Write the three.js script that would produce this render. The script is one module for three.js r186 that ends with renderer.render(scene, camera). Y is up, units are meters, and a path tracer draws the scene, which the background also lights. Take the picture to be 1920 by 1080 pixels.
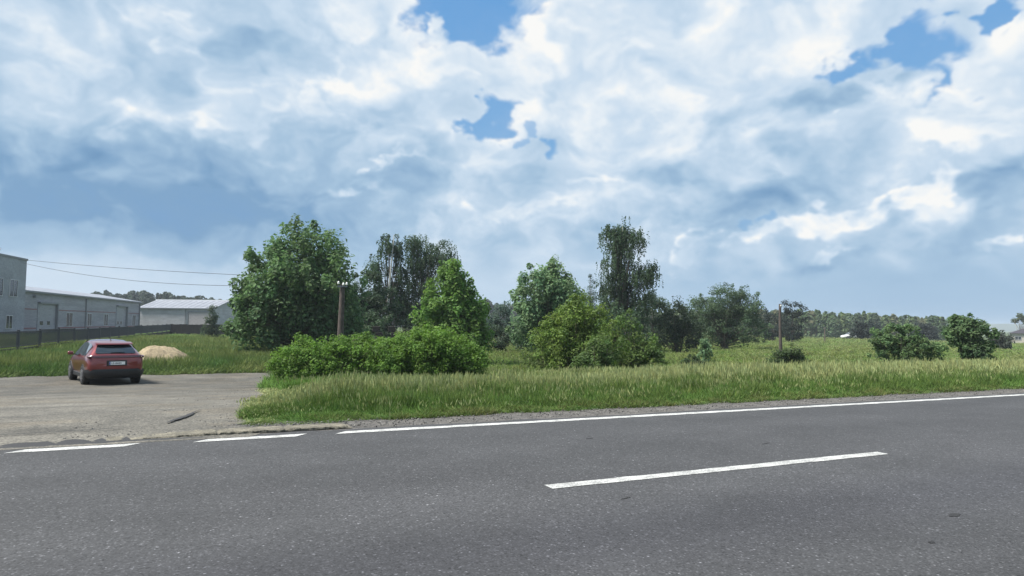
import * as THREE from 'three';
import { mergeGeometries as joinGeometries } from 'three/addons/utils/BufferGeometryUtils.js';
import { RoundedBoxGeometry } from 'three/addons/geometries/RoundedBoxGeometry.js';
import { createNoise2D, createNoise3D } from 'simplex-noise';

// ───────────────────────── camera, sky, sun, exposure ─────────────────────────
// World: metres, the road runs along +x, the field lies towards -z, the viewer stands on the near shoulder.
const RAD = Math.PI / 180;
const scene = new THREE.Scene();
const camera = new THREE.PerspectiveCamera(2 * Math.atan(540 / 1300) / RAD, 16 / 9, 0.1, 6000);
camera.position.set(0, 1.4, 0);
camera.rotation.order = 'YXZ';
camera.rotation.set(2.985 * RAD, -25.4 * RAD, 0.7 * RAD);
const renderer = new THREE.WebGLRenderer({ antialias: true });
renderer.toneMapping = THREE.LinearToneMapping;
const EXPOSURE = 1.6;
renderer.toneMappingExposure = EXPOSURE;
renderer.shadowMap.enabled = true;
const SUN_AZ = -78, SUN_EL = 56;                       // degrees from -z towards +x, and above the horizon
const sun = new THREE.DirectionalLight(new THREE.Color(1, 0.955, 0.88), 5);
sun.position.set(Math.sin(SUN_AZ * RAD) * Math.cos(SUN_EL * RAD), Math.sin(SUN_EL * RAD), -Math.cos(SUN_AZ * RAD) * Math.cos(SUN_EL * RAD)).multiplyScalar(300);
sun.target.position.set(20, 0, -40);
sun.position.add(sun.target.position);
sun.castShadow = true;
sun.shadow.radius = 28;                               // veiled by thin cloud
sun.shadow.mapSize.set(4096, 4096);
Object.assign(sun.shadow.camera, { left: -120, right: 200, top: 150, bottom: -150, near: 10, far: 700 });
scene.add(sun, sun.target);

function mulberry(a) { return () => { a = (a + 0x6d2b79f5) | 0; let t = Math.imul(a ^ (a >>> 15), 1 | a); t = (t + Math.imul(t ^ (t >>> 7), 61 | t)) ^ t; return ((t ^ (t >>> 14)) >>> 0) / 4294967296; }; }
const N2 = createNoise2D(mulberry(11)), N3 = createNoise3D(mulberry(12));
const clamp = (x, a = 0, b = 1) => Math.min(b, Math.max(a, x));
const sm = (a, b, x) => { const t = clamp((x - a) / (b - a)); return t * t * (3 - 2 * t); };
const lerp = (a, b, t) => a + (b - a) * t;
const fbm = (x, y, o = 4) => { let s = 0, a = 0.5; for (let i = 0; i < o; i++) { s += a * N2(x, y); x = x * 2.03 + 7.1; y = y * 2.03 - 3.7; a *= 0.5; } return s; };
const fbm3 = (x, y, z, o = 4) => { let s = 0, a = 0.5; for (let i = 0; i < o; i++) { s += a * N3(x, y, z); x = x * 2.03 + 7.1; y = y * 2.03 - 3.7; z = z * 2.03 + 1.3; a *= 0.5; } return s; };
const lin = (c) => (c <= 0.04045 ? c / 12.92 : ((c + 0.055) / 1.055) ** 2.4);
const rgb8 = (r, g, b) => [lin(r / 255), lin(g / 255), lin(b / 255)];

// The sky: broken cloud. Tone of the cloud layer by bearing and height above the horizon (degrees), with single clouds and gaps on top.
const TONE_AZ0 = -42, TONE_STEP = 6, TONE_EL = 3;
const TONE = [[.8,.8,.79,.76,.72,.7,.68,.64,.6,.55,.5,.47,.46,.46,.46],[.77,.77,.75,.72,.7,.7,.69,.68,.65,.6,.55,.53,.5,.51,.52],[.48,.52,.5,.48,.52,.6,.66,.68,.7,.71,.66,.65,.62,.6,.6],[.44,.39,.3,.25,.29,.43,.58,.7,.68,.65,.59,.58,.61,.6,.65],[.63,.58,.54,.49,.48,.54,.63,.7,.73,.72,.68,.64,.71,.81,.88],[.67,.66,.7,.74,.69,.65,.69,.76,.79,.79,.71,.72,.79,.91,.95],[.7,.67,.69,.69,.74,.81,.77,.83,.82,.81,.79,.78,.74,.89,.88],[.72,.71,.74,.66,.72,.88,.87,.89,.85,.82,.84,.83,.81,.82,.8],[.72,.71,.78,.72,.71,.86,.85,.84,.86,.85,.85,.85,.82,.8,.8],[.72,.71,.78,.71,.71,.84,.79,.75,.85,.86,.85,.85,.82,.8,.8],[.72,.71,.78,.71,.72,.84,.79,.76,.85,.86,.85,.85,.82,.8,.8]];
// gap / dark base / bright puff: [kind, bearing, height, half width, half height, tilt, value, softness]
const CLOUDS = [['g',-2.8,25.2,6,2.6,0,0.08,.55],['g',-3.5,17.4,1.9,1.4,30,0.08,.55],['g',3.2,14.6,1.9,1.1,-10,0.08,.55],['g',.1,15.6,1.3,.6,0,0.4,.55],['g',26.5,19.5,3.9,1.2,18,0.08,.55],['g',31.5,20.5,3.6,2.1,20,0.08,.55],['g',31.4,17.3,1.5,1.6,0,0.08,.55],['g',35.7,20.9,1.8,1,0,0.08,.55],['g',18.5,7.6,1.4,.7,15,0.3,.55],
['d',-29,9.6,13,2.8,-3,.27,1],['d',-25.7,8.6,11,1.6,-4,.2,1],['d',-34.9,7.3,4.5,.9,-6,.28,1],['d',-32.3,10.3,5.4,1.1,0,.32,1],['d',23.3,16.2,2.6,1.3,30,.52,.8],['d',18.8,9.8,6,1.4,20,.36,1],['d',34.1,9.7,3.3,1.2,8,.42,.7],['d',-22.7,5.3,3.4,.7,0,.42,1],['d',-22,20.4,2.3,3.5,0,.58,1],['d',-11.8,23.4,1.7,1.1,0,.7,1],['d',-14.1,14.5,5,1.6,0,.5,1],['d',-5,12.1,5.7,1.3,0,.5,1],['d',12.2,11.2,5.1,1,15,.52,1],['d',7.4,7.8,3.5,.6,5,.52,1],['d',26.3,5,6.7,.6,6,.46,.9],
['p',29.6,17.6,1.8,2.2,15,.66,.3],['p',26.4,17,1.4,1.3,40,.96,.8],['p',25.3,15.4,1.1,.6,40,.93,.9],['p',35,14.8,4.2,2.3,22,.95,.5],['p',36.3,20.2,1.1,.5,25,.92,.6],['p',15.9,5.9,1.7,1.5,20,.97,.6],['p',19.7,6.9,2.4,1,22,.97,.6],['p',24.9,8.2,4.4,1.3,17,.9,.7],['p',29.8,9.6,2.8,1.5,15,.98,.6],['p',32.5,7.9,4,.9,6,.8,.9],['p',6.3,12.2,2.5,.7,0,.9,.9],['p',.8,9.7,2.2,.9,10,.85,.9],['p',-16.3,18.8,1.8,2.4,0,.9,1],['p',-27.3,22,2.1,1.2,-30,.88,1],['p',-25.2,20.1,1.5,1.5,-30,.9,.9],['p',-21.5,15.8,4.3,1.8,0,.78,1],['p',-29.8,14.5,1.7,2.6,0,.78,1],['p',24.8,5.5,1.5,.5,0,.9,.6],['p',35.9,6.5,1.2,.7,20,.92,.7],['p',-9.6,12.9,2.6,.5,38,.84,1],['p',-11.9,10.9,2.6,.8,10,.75,1],['p',-5.4,23.6,1.2,.9,-50,.92,.8],['p',3.6,23.4,3.2,1.5,30,.9,.7]];
function makeSky() {
  const W = 4096, Hh = 2048, data = new Float32Array(W * Hh * 4);
  const ramp = [[0, ...rgb8(86, 132, 176)], [0.3, ...rgb8(130, 167, 202)], [0.55, ...rgb8(166, 195, 221)], [0.75, ...rgb8(201, 220, 238)], [0.9, ...rgb8(230, 239, 247)], [1.02, ...rgb8(250, 250, 248)]];
  const blueTop = rgb8(92, 156, 216), blueMid = rgb8(120, 172, 220), blueLow = rgb8(152, 184, 208);
  const blobs = CLOUDS.map(([k, a, e, rx, ry, t, v, s]) => ({ k, a, e, rx, ry, c: Math.cos(t * RAD), s: Math.sin(t * RAD), v, soft: s, far: 1.6 * Math.max(rx, ry) + 1.5 }));
  const low = [0, 0, 0]; let nlow = 0;
  const lx = Math.sin(-50 * RAD) * 0.6, ly = 0.8, lz = -Math.cos(-50 * RAD) * 0.6;
  for (let row = Hh / 2; row < Hh; row++) {
    const el = ((row + 0.5) / Hh - 0.5) * 180, ce = Math.cos(el * RAD), se = Math.sin(el * RAD);
    const near = blobs.filter((b) => Math.abs(b.e - el) < b.far);
    const share = 1 - sm(26, 36, el);
    for (let col = 0; col < W; col++) {
      const th = ((col + 0.5) / W - 0.5) * 2 * Math.PI, x = Math.cos(th) * ce, z = Math.sin(th) * ce;
      let az = Math.atan2(x, -z) / RAD - 25.4; if (az < -180) az += 360;
      // uneven outlines and billows, from noise on the sphere of directions
      const X = x, Y = se * 1.55, Z = z;
      const w1 = fbm3(X * 4.5 + 5, Y * 4.5, Z * 4.5, 4), w2 = fbm3(X * 4.5 - 9, Y * 4.5 + 4, Z * 4.5, 4);
      const d1 = fbm3(X * 22 + 3, Y * 22, Z * 22, 5), d2 = fbm3(X * 22 - 3, Y * 22 + 8, Z * 22, 4);
      const wa = az + w1 * 4.2 + d1 * 1.5, we = el + (w2 * 2.6 + d2 * 1.1) * clamp(0.2 + el / 14, 0.2, 1);
      const big = fbm3(X * 2.1 + 31, Y * 2.1, Z * 2.1 - 12, 3);
      let tone = 0.66 + big * 0.5 - 0.1 * (1 - sm(0, 7, el)), cover = 0.95 - 1.5 * Math.max(0, fbm3(X * 2.6 - 40, Y * 2.6, Z * 2.6 + 17, 4) - 0.2) * sm(5, 14, el);
      const f = share * (1 - sm(38, 50, Math.abs(az)));
      if (f > 0) {
        const gx = clamp((wa - TONE_AZ0) / TONE_STEP, 0, 13.999), gy = clamp(we / TONE_EL, 0, 9.999), i = gx | 0, j = gy | 0, u = gx - i, v = gy - j, us = u * u * (3 - 2 * u), vs = v * v * (3 - 2 * v);
        tone = lerp(tone, lerp(lerp(TONE[j][i], TONE[j][i + 1], us), lerp(TONE[j + 1][i], TONE[j + 1][i + 1], us), vs) + 0.005, f);
        cover = lerp(cover, 1, f);
      }
      // billows: lit from above left
      const b0 = fbm3(X * 7 + w1 * 0.5, Y * 7 + w2 * 0.5, Z * 7, 6), b1 = fbm3(X * 7 + w1 * 0.5 + lx * 0.5, Y * 7 + w2 * 0.5 + ly * 0.5, Z * 7 + lz * 0.5, 5);
      const puff = 0.42 - 0.5 * Math.abs(N3(X * 15 + d1 * 0.5, Y * 15, Z * 15)) - 0.3 * Math.abs(N3(X * 33 + 4, Y * 33 + d2 * 0.5, Z * 33)) - 0.2 * Math.abs(N3(X * 71, Y * 71 + 2, Z * 71));
      tone += (b0 * 0.13 + (b0 - b1) * 0.13 + puff * 0.13 * sm(-0.2, 0.25, b0)) * sm(1.5, 8, el);
      if (f > 0.02) for (const b of near) {
        const da = wa - b.a, de = we - b.e; if (Math.abs(da) > b.far) continue;
        const rx = (da * b.c + de * b.s) / b.rx, ry = (de * b.c - da * b.s) / b.ry, r = Math.sqrt(rx * rx + ry * ry);
        const n = b0 * 0.7 + d1 * 0.3, g = (b.k === 'd' ? Math.exp(-1.1 * r * r) : sm(0, b.k === 'p' ? 0.2 + b.soft * 0.7 : b.soft, 1.1 - r + n)) * f;
        if (b.k === 'g') cover = lerp(cover, Math.min(cover, b.v), g);
        else if (b.k === 'd') tone = lerp(tone, b.v + 0.03 + b0 * 0.26 + (b0 - b1) * 0.14, g * 0.88);
        else { tone = lerp(tone, b.v - 0.03 + b0 * 0.12 + (b0 - b1) * 0.3, g * (0.62 + 0.38 * sm(-0.25, 0.3, b0 + d2 * 0.5))); cover = lerp(cover, 1, g); }
      }
      tone = clamp(tone, 0, 1.02);
      const clear = el > 12 ? [0, 1, 2].map((c) => lerp(blueMid[c], blueTop[c], sm(12, 28, el))) : [0, 1, 2].map((c) => lerp(blueLow[c], blueMid[c], sm(0, 12, el)));
      let i = 0; while (tone > ramp[i + 1][0] && i < ramp.length - 2) i++;
      const t = clamp((tone - ramp[i][0]) / (ramp[i + 1][0] - ramp[i][0])), o = (row * W + col) * 4, cv = clamp(cover);
      for (let c = 0; c < 3; c++) {
        const v = lerp(clear[c], lerp(ramp[i][c + 1], ramp[i + 1][c + 1], t), cv) / EXPOSURE;
        data[o + c] = v; if (row < Hh / 2 + 40) { low[c] += v; if (c === 0) nlow++; }
      }
      data[o + 3] = 1;
    }
  }
  for (let o = 0; o < W * Hh * 2; o += 4) { for (let c = 0; c < 3; c++) data[o + c] = (low[c] / nlow) * 0.4; data[o + 3] = 1; }
  const t = new THREE.DataTexture(data, W, Hh, THREE.RGBAFormat, THREE.FloatType);
  t.mapping = THREE.EquirectangularReflectionMapping; t.magFilter = t.minFilter = THREE.LinearFilter; t.colorSpace = THREE.LinearSRGBColorSpace; t.needsUpdate = true;
  return t;
}
scene.background = makeSky();
scene.environment = scene.background;

// ───────────────────────── helpers ─────────────────────────
const taken = new Map();
function numbered(name) { const n = taken.get(name) ?? 0; taken.set(name, n + 1); return n ? name + '_' + String(n).padStart(3, '0') : name; }
function tag(o, label, category, group, kind) { if (label) o.userData.label = label; if (category) o.userData.category = category; if (group) o.userData.group = group; if (kind) o.userData.kind = kind; return o; }
function shade(o) { o.traverse((m) => { if (m.isMesh) { m.castShadow = true; m.receiveShadow = true; } }); return o; }
function mesh(name, g, m, parent = scene) { const o = new THREE.Mesh(g, m); o.name = parent === scene ? numbered(name) : name; o.castShadow = o.receiveShadow = true; parent.add(o); return o; }
function thing(name, label, category, [x, y, z], turn = 0, group) { const o = new THREE.Group(); o.name = numbered(name); o.position.set(x, y, z); o.rotation.y = turn; scene.add(o); return tag(o, label, category, group); }
const std = (c, roughness = 0.8, more = {}) => new THREE.MeshStandardMaterial({ color: Array.isArray(c) ? new THREE.Color(...c) : c, roughness, ...more });
const box = (w, h, d, x = 0, y = 0, z = 0) => new THREE.BoxGeometry(w, h, d).translate(x, y, z);
const rbox = (w, h, d, r, x = 0, y = 0, z = 0) => new RoundedBoxGeometry(w, h, d, 2, r).translate(x, y, z);
const mergeGeometries = (list) => joinGeometries(list.some((g) => !g.index) ? list.map((g) => (g.index ? g.toNonIndexed() : g)) : list);
class GB {                                            // collects coloured faces
  constructor(n = 1000) { this.p = new Float32Array(n * 9); this.c = new Float32Array(n * 9); this.n = 0; }
  grow() { for (const k of ['p', 'c']) { const a = new Float32Array(this[k].length * 2); a.set(this[k]); this[k] = a; } }
  tri(a, b, c, col) {
    const o = this.n * 9; if (o + 9 > this.p.length) this.grow();
    this.p.set(a, o); this.p.set(b, o + 3); this.p.set(c, o + 6);
    if (col) for (let i = 0; i < 9; i++) this.c[o + i] = col[i % 3];
    this.n++;
  }
  build(colors = true) {
    const g = new THREE.BufferGeometry();
    g.setAttribute('position', new THREE.BufferAttribute(this.p.slice(0, this.n * 9), 3));
    if (colors) g.setAttribute('color', new THREE.BufferAttribute(this.c.slice(0, this.n * 9), 3));
    g.computeVertexNormals();
    return g;
  }
}
// a grid of points -> geometry with uv in metres
function sheet(us, ps, fn, colorOf, uvScale = 1) {
  const pos = [], uv = [], col = [], idx = [], nu = us.length;
  ps.forEach((p, j) => us.forEach((u, i) => {
    const [x, y, z] = fn(u, p, i, j); pos.push(x, y, z); uv.push(x * uvScale, -z * uvScale);
    if (colorOf) col.push(...colorOf(x, -z));
    if (i && j) { const a = (j - 1) * nu + i - 1, b = a + 1, c = a + nu, d = c + 1; idx.push(a, b, c, b, d, c); }
  }));
  const g = new THREE.BufferGeometry();
  g.setAttribute('position', new THREE.Float32BufferAttribute(pos, 3));
  g.setAttribute('uv', new THREE.Float32BufferAttribute(uv, 2));
  if (colorOf) g.setAttribute('color', new THREE.Float32BufferAttribute(col, 3));
  g.setIndex(idx); g.computeVertexNormals();
  return g;
}
const range = (a, b, step) => { const n = Math.max(1, Math.round((b - a) / step)); return Array.from({ length: n + 1 }, (_, i) => a + ((b - a) * i) / n); };
function texture(size, fn, channels = 'srgb') {       // tiling: fn(i, j, size) -> [r, g, b] 0..1
  const d = new Uint8Array(size * size * 4);
  for (let j = 0; j < size; j++) for (let i = 0; i < size; i++) { const c = fn(i, j); const o = (j * size + i) * 4; d[o] = clamp(c[0]) * 255; d[o + 1] = clamp(c[1]) * 255; d[o + 2] = clamp(c[2]) * 255; d[o + 3] = 255; }
  const t = new THREE.DataTexture(d, size, size, THREE.RGBAFormat);
  t.wrapS = t.wrapT = THREE.RepeatWrapping; t.magFilter = THREE.LinearFilter; t.minFilter = THREE.LinearMipmapLinearFilter; t.generateMipmaps = true; t.needsUpdate = true;
  t.colorSpace = channels === 'srgb' ? THREE.SRGBColorSpace : THREE.NoColorSpace;
  return t;
}
function tileNoise(size, cells, seed) {               // smooth noise that tiles
  const r = mulberry(seed), g = Float32Array.from({ length: cells * cells }, () => r() * 2 - 1);
  return (i, j) => { const x = (i / size) * cells, y = (j / size) * cells, a = Math.floor(x), b = Math.floor(y), u = x - a, v = y - b, s = u * u * (3 - 2 * u), t = v * v * (3 - 2 * v), G = (m, n) => g[(((n % cells) + cells) % cells) * cells + (((m % cells) + cells) % cells)]; return lerp(lerp(G(a, b), G(a + 1, b), s), lerp(G(a, b + 1), G(a + 1, b + 1), s), t); };
}
// grainy ground: fine speckle of stones over coarse patches
function grainTexture(size, seed, base, speck, coarse, bright = 0.02, brightAmp = 0.5) {
  const r = mulberry(seed), n1 = tileNoise(size, size >> 1, seed + 1), n2 = tileNoise(size, size >> 2, seed + 2), n3 = tileNoise(size, 64, seed + 3), n4 = tileNoise(size, 12, seed + 4);
  return texture(size, (i, j) => {
    let k = n1(i, j) * speck * 0.6 + n2(i, j) * speck + n3(i, j) * coarse * 0.6 + n4(i, j) * coarse;
    if (r() < bright) k += brightAmp * r(); if (r() < bright * 1.5) k -= brightAmp * 0.6 * r();
    const f = 1 + k; return [base[0] * f, base[1] * f, base[2] * f];
  });
}
// a tapered, bent tube through points [x, y, z, r]
function limb(pts, sides = 6) {
  const pos = [], uv = [], idx = [], m = pts.length, v = new THREE.Vector3(), a = new THREE.Vector3(), b = new THREE.Vector3();
  for (let k = 0; k < m; k++) {
    const p0 = pts[Math.max(0, k - 1)], p1 = pts[Math.min(m - 1, k + 1)];
    v.set(p1[0] - p0[0], p1[1] - p0[1], p1[2] - p0[2]).normalize();
    a.set(Math.abs(v.y) > 0.9 ? 1 : 0, Math.abs(v.y) > 0.9 ? 0 : 1, 0).cross(v).normalize(); b.crossVectors(v, a);
    for (let s = 0; s <= sides; s++) { const t = (s / sides) * 2 * Math.PI, c = Math.cos(t) * pts[k][3], d = Math.sin(t) * pts[k][3]; pos.push(pts[k][0] + a.x * c + b.x * d, pts[k][1] + a.y * c + b.y * d, pts[k][2] + a.z * c + b.z * d); uv.push(s / sides, k); }
    if (k) for (let s = 0; s < sides; s++) { const q = (k - 1) * (sides + 1) + s, w = q + sides + 1; idx.push(q, q + 1, w, q + 1, w + 1, w); }
  }
  const g = new THREE.BufferGeometry();
  g.setAttribute('position', new THREE.Float32BufferAttribute(pos, 3)); g.setAttribute('uv', new THREE.Float32BufferAttribute(uv, 2)); g.setIndex(idx); g.computeVertexNormals();
  return g;
}

// ───────────────────────── terrain ─────────────────────────
// height of the land; p = distance from the viewer across the road
function H(u, p) {
  let t = clamp((p - 9.9) / 20); t = t * t * (3 - 2 * t) * 0.5 + t * 0.5;
  return -1.03 * t + 0.1 * sm(70, 150, p) - 1.7 * sm(120, 205, u) * sm(30, 80, p) + (p > 34 ? 0.07 * N2(u * 0.09, p * 0.09) * sm(34, 44, p) : 0) + 3 * sm(500, 2200, p);
}
const lotRight = (p) => { const k = [[8, 0.6], [10, 0.95], [11.3, 1.1], [13, 1.35], [15, 1.9], [17.3, 2.1], [19, 2.2], [22, 2.15], [27.4, 3.05], [33, 3.9], [40, 5]]; let i = 0; while (i < k.length - 2 && p > k[i + 1][0]) i++; return lerp(k[i][1], k[i + 1][1], clamp((p - k[i][0]) / (k[i + 1][0] - k[i][0]))) + 0.16 * N2(p * 0.9, 3) + 0.07 * N2(p * 4.1, 9); };
const lotBack = (u) => 34.6 + 0.35 * N2(u * 0.5, 77) + 0.12 * N2(u * 2.7, 70) - 0.06 * Math.min(0, u);
const inLot = (u, p) => p < lotBack(u) && u < lotRight(p);

const groundTex = grainTexture(1024, 21, [0.30, 0.36, 0.17], 0.35, 0.22, 0.02, 0.4);
const groundMat = std([0.8, 0.8, 0.8], 1, { map: groundTex, vertexColors: true });
{
  const us = [...[-2200, -1400, -900, -600, -420, -300, -210, -150, -105, -75, -56], ...range(-45, 65, 1.25), ...[70, 78, 88, 100, 114, 130, 148, 168, 190, 215, 250, 300, 370, 470, 620, 900, 1400, 2400, 3600]];
  const ps = [...[-900, -300, -100, -40, -12, 0, 8.9], ...range(9.6, 48, 0.8), ...[51, 55, 60, 66, 73, 81, 90, 100, 112, 126, 142, 160, 180, 205, 240, 300, 400, 560, 800, 1200, 1800, 2600, 4000]];
  const g = sheet(us, ps, (u, p) => [u, H(u, p) - 0.05, -p], (u, p) => { const k = 1 + 0.5 * fbm(u * 0.05, p * 0.05, 3); return [k * 0.95, k, k * 0.9]; }, 1 / 5);
  tag(mesh('ground', g, groundMat), null, null, null, 'structure');
}
// road: asphalt with worn wheel paths and a ragged far edge
const asphaltTex = (() => {                           // dark binder with small pale and dark stones
  const n = 2048, r = mulberry(5), f = new Float32Array(n * n).fill(1), a = tileNoise(n, 1024, 6), b = tileNoise(n, 160, 7), c = tileNoise(n, 14, 8);
  const stone = (k, size) => { const x = r() * n | 0, y = r() * n | 0, rx = size * (0.6 + 0.8 * r()), ry = size * (0.6 + 0.8 * r()), m = Math.ceil(Math.max(rx, ry)); for (let j = -m; j <= m; j++) for (let i = -m; i <= m; i++) if ((i / rx) ** 2 + (j / ry) ** 2 < 1) f[((y + j + n) % n) * n + ((x + i + n) % n)] *= k; };
  for (let i = 0; i < 150000; i++) stone(0.78 + 0.5 * r(), 1.6 + 1.4 * r());
  for (let i = 0; i < 7500; i++) stone(1.25 + 0.45 * r(), 1.3 + 1.6 * r());
  for (let i = 0; i < 260; i++) stone(1.6 + 0.5 * r(), 1.4 + 1.6 * r());
  for (let i = 0; i < 14000; i++) stone(0.6 + 0.2 * r(), 1.2 + 1.8 * r());
  return texture(n, (i, j) => { const k = f[j * n + i] * (1 + 0.1 * a(i, j) + 0.05 * b(i, j) + 0.04 * c(i, j)); return [0.226 * k, 0.226 * k, 0.232 * k]; });
})();
const asphaltBump = grainTexture(1024, 6, [0.5, 0.5, 0.5], 0.5, 0.05, 0.03, 0.5);
asphaltBump.colorSpace = THREE.NoColorSpace;
const asphalt = new THREE.MeshStandardMaterial({ map: asphaltTex, bumpMap: asphaltBump, bumpScale: 0.0025, roughness: 0.85, vertexColors: true });
const roadEdge = (u) => 9.2 + 0.05 * N2(u * 0.8, 5) + 0.03 * N2(u * 3.3, 8);
{
  const g = sheet([...range(-60, -6, 3), ...range(-5.5, 26, 0.25), ...range(27, 60, 1), ...range(64, 420, 8)], [1.2, 1.8, ...range(2.2, 9, 0.2), 9.2], (u, p) => [u, 0, p > 9.1 ? -roadEdge(u) : -p], (u, p) => {
    const track = (c, w) => Math.exp(-(((p - c + 0.12 * N2(u * 0.07, c)) / w) ** 2));
    let k = 1 - 0.3 * track(3.95, 0.42) * (0.75 + 0.5 * N2(u * 0.22, 1)) - 0.14 * track(2.4, 0.35) + 0.14 * track(5.05, 0.45) - 0.1 * track(6.55, 0.45) * (0.8 + 0.4 * N2(u * 0.3, 2)) - 0.07 * track(8.2, 0.4) + 0.05 * track(7.4, 0.35) + 0.05 * track(3.0, 0.3);
    k *= 1 + 0.24 * fbm(u * 0.25, p * 0.8, 5);
    return [k, k, k * (1 + 0.06 * track(3.9, 0.6))];
  }, 1 / 5.6);
  tag(mesh('road', g, asphalt), null, null, null, 'structure');
}
// gravel shoulders
const gravelTex = grainTexture(1024, 31, [0.325, 0.315, 0.305], 0.35, 0.16, 0.03, 0.5);
const gravelMat = std([1, 1, 1], 0.95, { map: gravelTex, bumpMap: gravelTex, bumpScale: 0.006, vertexColors: true });
{
  const strip = (u0, u1, a, b) => sheet(range(u0, u1, u1 - u0 > 100 ? 1.5 : 0.4), range(0, 1, 0.2), (u, t) => { const p = lerp(a, b + (b > 9 ? 0.12 * N2(u * 0.7, 40) + 0.05 * N2(u * 3, 41) : 0), t); return [u, Math.min(-0.004, H(u, p) + 0.004 - 0.012 * t) - (p < 3 ? 0.004 : 0), -p]; }, (u, p) => { const k = 1 + 0.35 * fbm(u * 0.8, p * 1.4, 4); return [k, k * 0.99, k * 0.97]; }, 1 / 1.6);
  tag(mesh('gravel_shoulder', strip(-1.2, 160, 8.9, 10.35), gravelMat), null, null, null, 'structure');
  tag(mesh('gravel_shoulder', strip(-40, 160, -4, 1.4), gravelMat), null, null, null, 'structure');
}
// yard: old patched asphalt and packed grit
const yardTex = grainTexture(2048, 41, [0.352, 0.34, 0.313], 0.3, 0.12, 0.02, 0.5);
const yardMat = std([1, 1, 1], 0.95, { map: yardTex, bumpMap: yardTex, bumpScale: 0.01, vertexColors: true });
{
  const rows = range(9.02, 35, 0.22);
  const g = sheet(range(0, 1, 1 / 110), rows, (t, q) => { const p = q, uR = lotRight(p), u = lerp(-34, uR, 1 - (1 - t) ** 1.6); const pp = Math.min(p, lotBack(u)); return [u, H(u, pp) + 0.008 + (pp > 9.4 ? 0.018 * fbm(u * 0.7, pp * 0.7, 3) : -0.006), -pp]; }, (u, p) => {
    let k = 1 + 0.30 * fbm(u * 0.16, p * 0.55, 4) + 0.16 * fbm(u * 1.1, p * 1.9, 3);
    const dark = sm(20.5, 23, p + 1.2 * N2(u * 0.2, 4)) * (1 - 0.35 * sm(30, 33, p)), warm = sm(-0.1, 0.35, fbm(u * 0.3 + 9, p * 0.4, 3));
    k *= 1 - 0.30 * dark * (0.6 + 0.4 * sm(-0.3, 0.3, fbm(u * 0.4, p * 0.8 + 30, 3)));
    return [k * (1 + 0.05 * warm), k, k * (1 - 0.07 * warm)];
  }, 1 / 9);
  tag(mesh('yard_pavement', g, yardMat), null, null, null, 'structure');
}
// painted markings, edges slightly uneven
const paintTex = grainTexture(512, 51, [0.66, 0.66, 0.65], 0.16, 0.12, 0.13, -0.6);
const paintMat = std([1, 1, 1], 0.7, { map: paintTex });
function marking(name, u0, u1, p0, w, slant, seed) {
  const us = range(u0, u1, Math.min(0.2, (u1 - u0) / 8)), g = sheet(us, [0, 1], (u, t) => [u + slant * (t - 0.5), 0.004, -(p0 + (t - 0.5) * w + 0.008 * N2(u * 6, seed + t * 7) + 0.006 * N2(u * 21, seed + t * 3))], null, 1 / 1.3);
  return tag(mesh(name, g, paintMat), null, null, null, 'structure');
}
marking('edge_line_marking', 1.86, 150, 8.93, 0.17, 0.16, 1);
marking('edge_dash_marking', -1.54, -0.45, 8.88, 0.17, 0.16, 2);
marking('edge_dash_marking', 0.24, 1.38, 8.9, 0.17, 0.16, 3);
marking('edge_dash_marking', -3.5, -2.35, 8.88, 0.17, 0.16, 4);
marking('edge_line_marking', -30, 150, 1.72, 0.17, 0, 5);
for (const u of [-9.1, 2.9, 14.9, 26.9, 38.9, 50.9]) marking('centre_dash_marking', u, u + 4.28, 5.33, 0.15, 0, 6 + u);
// fresh tar along the edge of the carriageway and in the cracks of the yard
const tarMat = std([0.036, 0.036, 0.038], 0.9, { bumpMap: asphaltBump, bumpScale: 0.006 });
function ribbon(name, pts, y = 0.006) {               // pts: [u, p, half width]
  const fine = []; for (let i = 0; i < pts.length - 1; i++) for (let k = 0; k < 8; k++) fine.push(pts[i].map((v, c) => lerp(v, pts[i + 1][c], k / 8))); fine.push(pts.at(-1));
  const g = new THREE.BufferGeometry(), pos = [], uv = [], idx = [];
  fine.forEach(([u, p, w], i) => {
    const q = fine[Math.min(i + 1, fine.length - 1)], r = fine[Math.max(i - 1, 0)], L = Math.hypot(q[0] - r[0], q[1] - r[1]), nx = -(q[1] - r[1]) / L, ny = (q[0] - r[0]) / L;
    for (const s of [-1, 0, 1]) { const k = s * w * (1 + 0.5 * N2(u * 5 + s * 9, p * 5)), uu = u + nx * k, pp = p + ny * k; pos.push(uu, (pp > 9.35 ? H(uu, pp) + 0.022 + 0.018 * fbm(uu * 0.7, pp * 0.7, 3) : 0) + y + (s ? 0 : 0.003), -pp); uv.push(uu, pp); }
    if (i) { const a = (i - 1) * 3; for (const b of [a, a + 1]) idx.push(b, b + 1, b + 3, b + 1, b + 4, b + 3); }
  });
  g.setAttribute('position', new THREE.Float32BufferAttribute(pos, 3)); g.setAttribute('uv', new THREE.Float32BufferAttribute(uv, 2)); g.setIndex(idx); g.computeVertexNormals();
  return tag(mesh(name, g, tarMat), null, null, null, 'structure');
}
ribbon('tar_patch', [[-5, 9.22, 0.09], [-2.6, 9.2, 0.10], [-1.5, 9.22, 0.13], [-0.8, 9.22, 0.15], [-0.3, 9.2, 0.09], [0.45, 9.16, 0.02]], 0.001);
ribbon('tar_seam', [[-0.14, 10.5, 0.01], [-0.02, 11.0, 0.042], [0.12, 11.6, 0.04], [0.22, 12.1, 0.02], [0.33, 12.7, 0.008]], 0.006);
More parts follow.
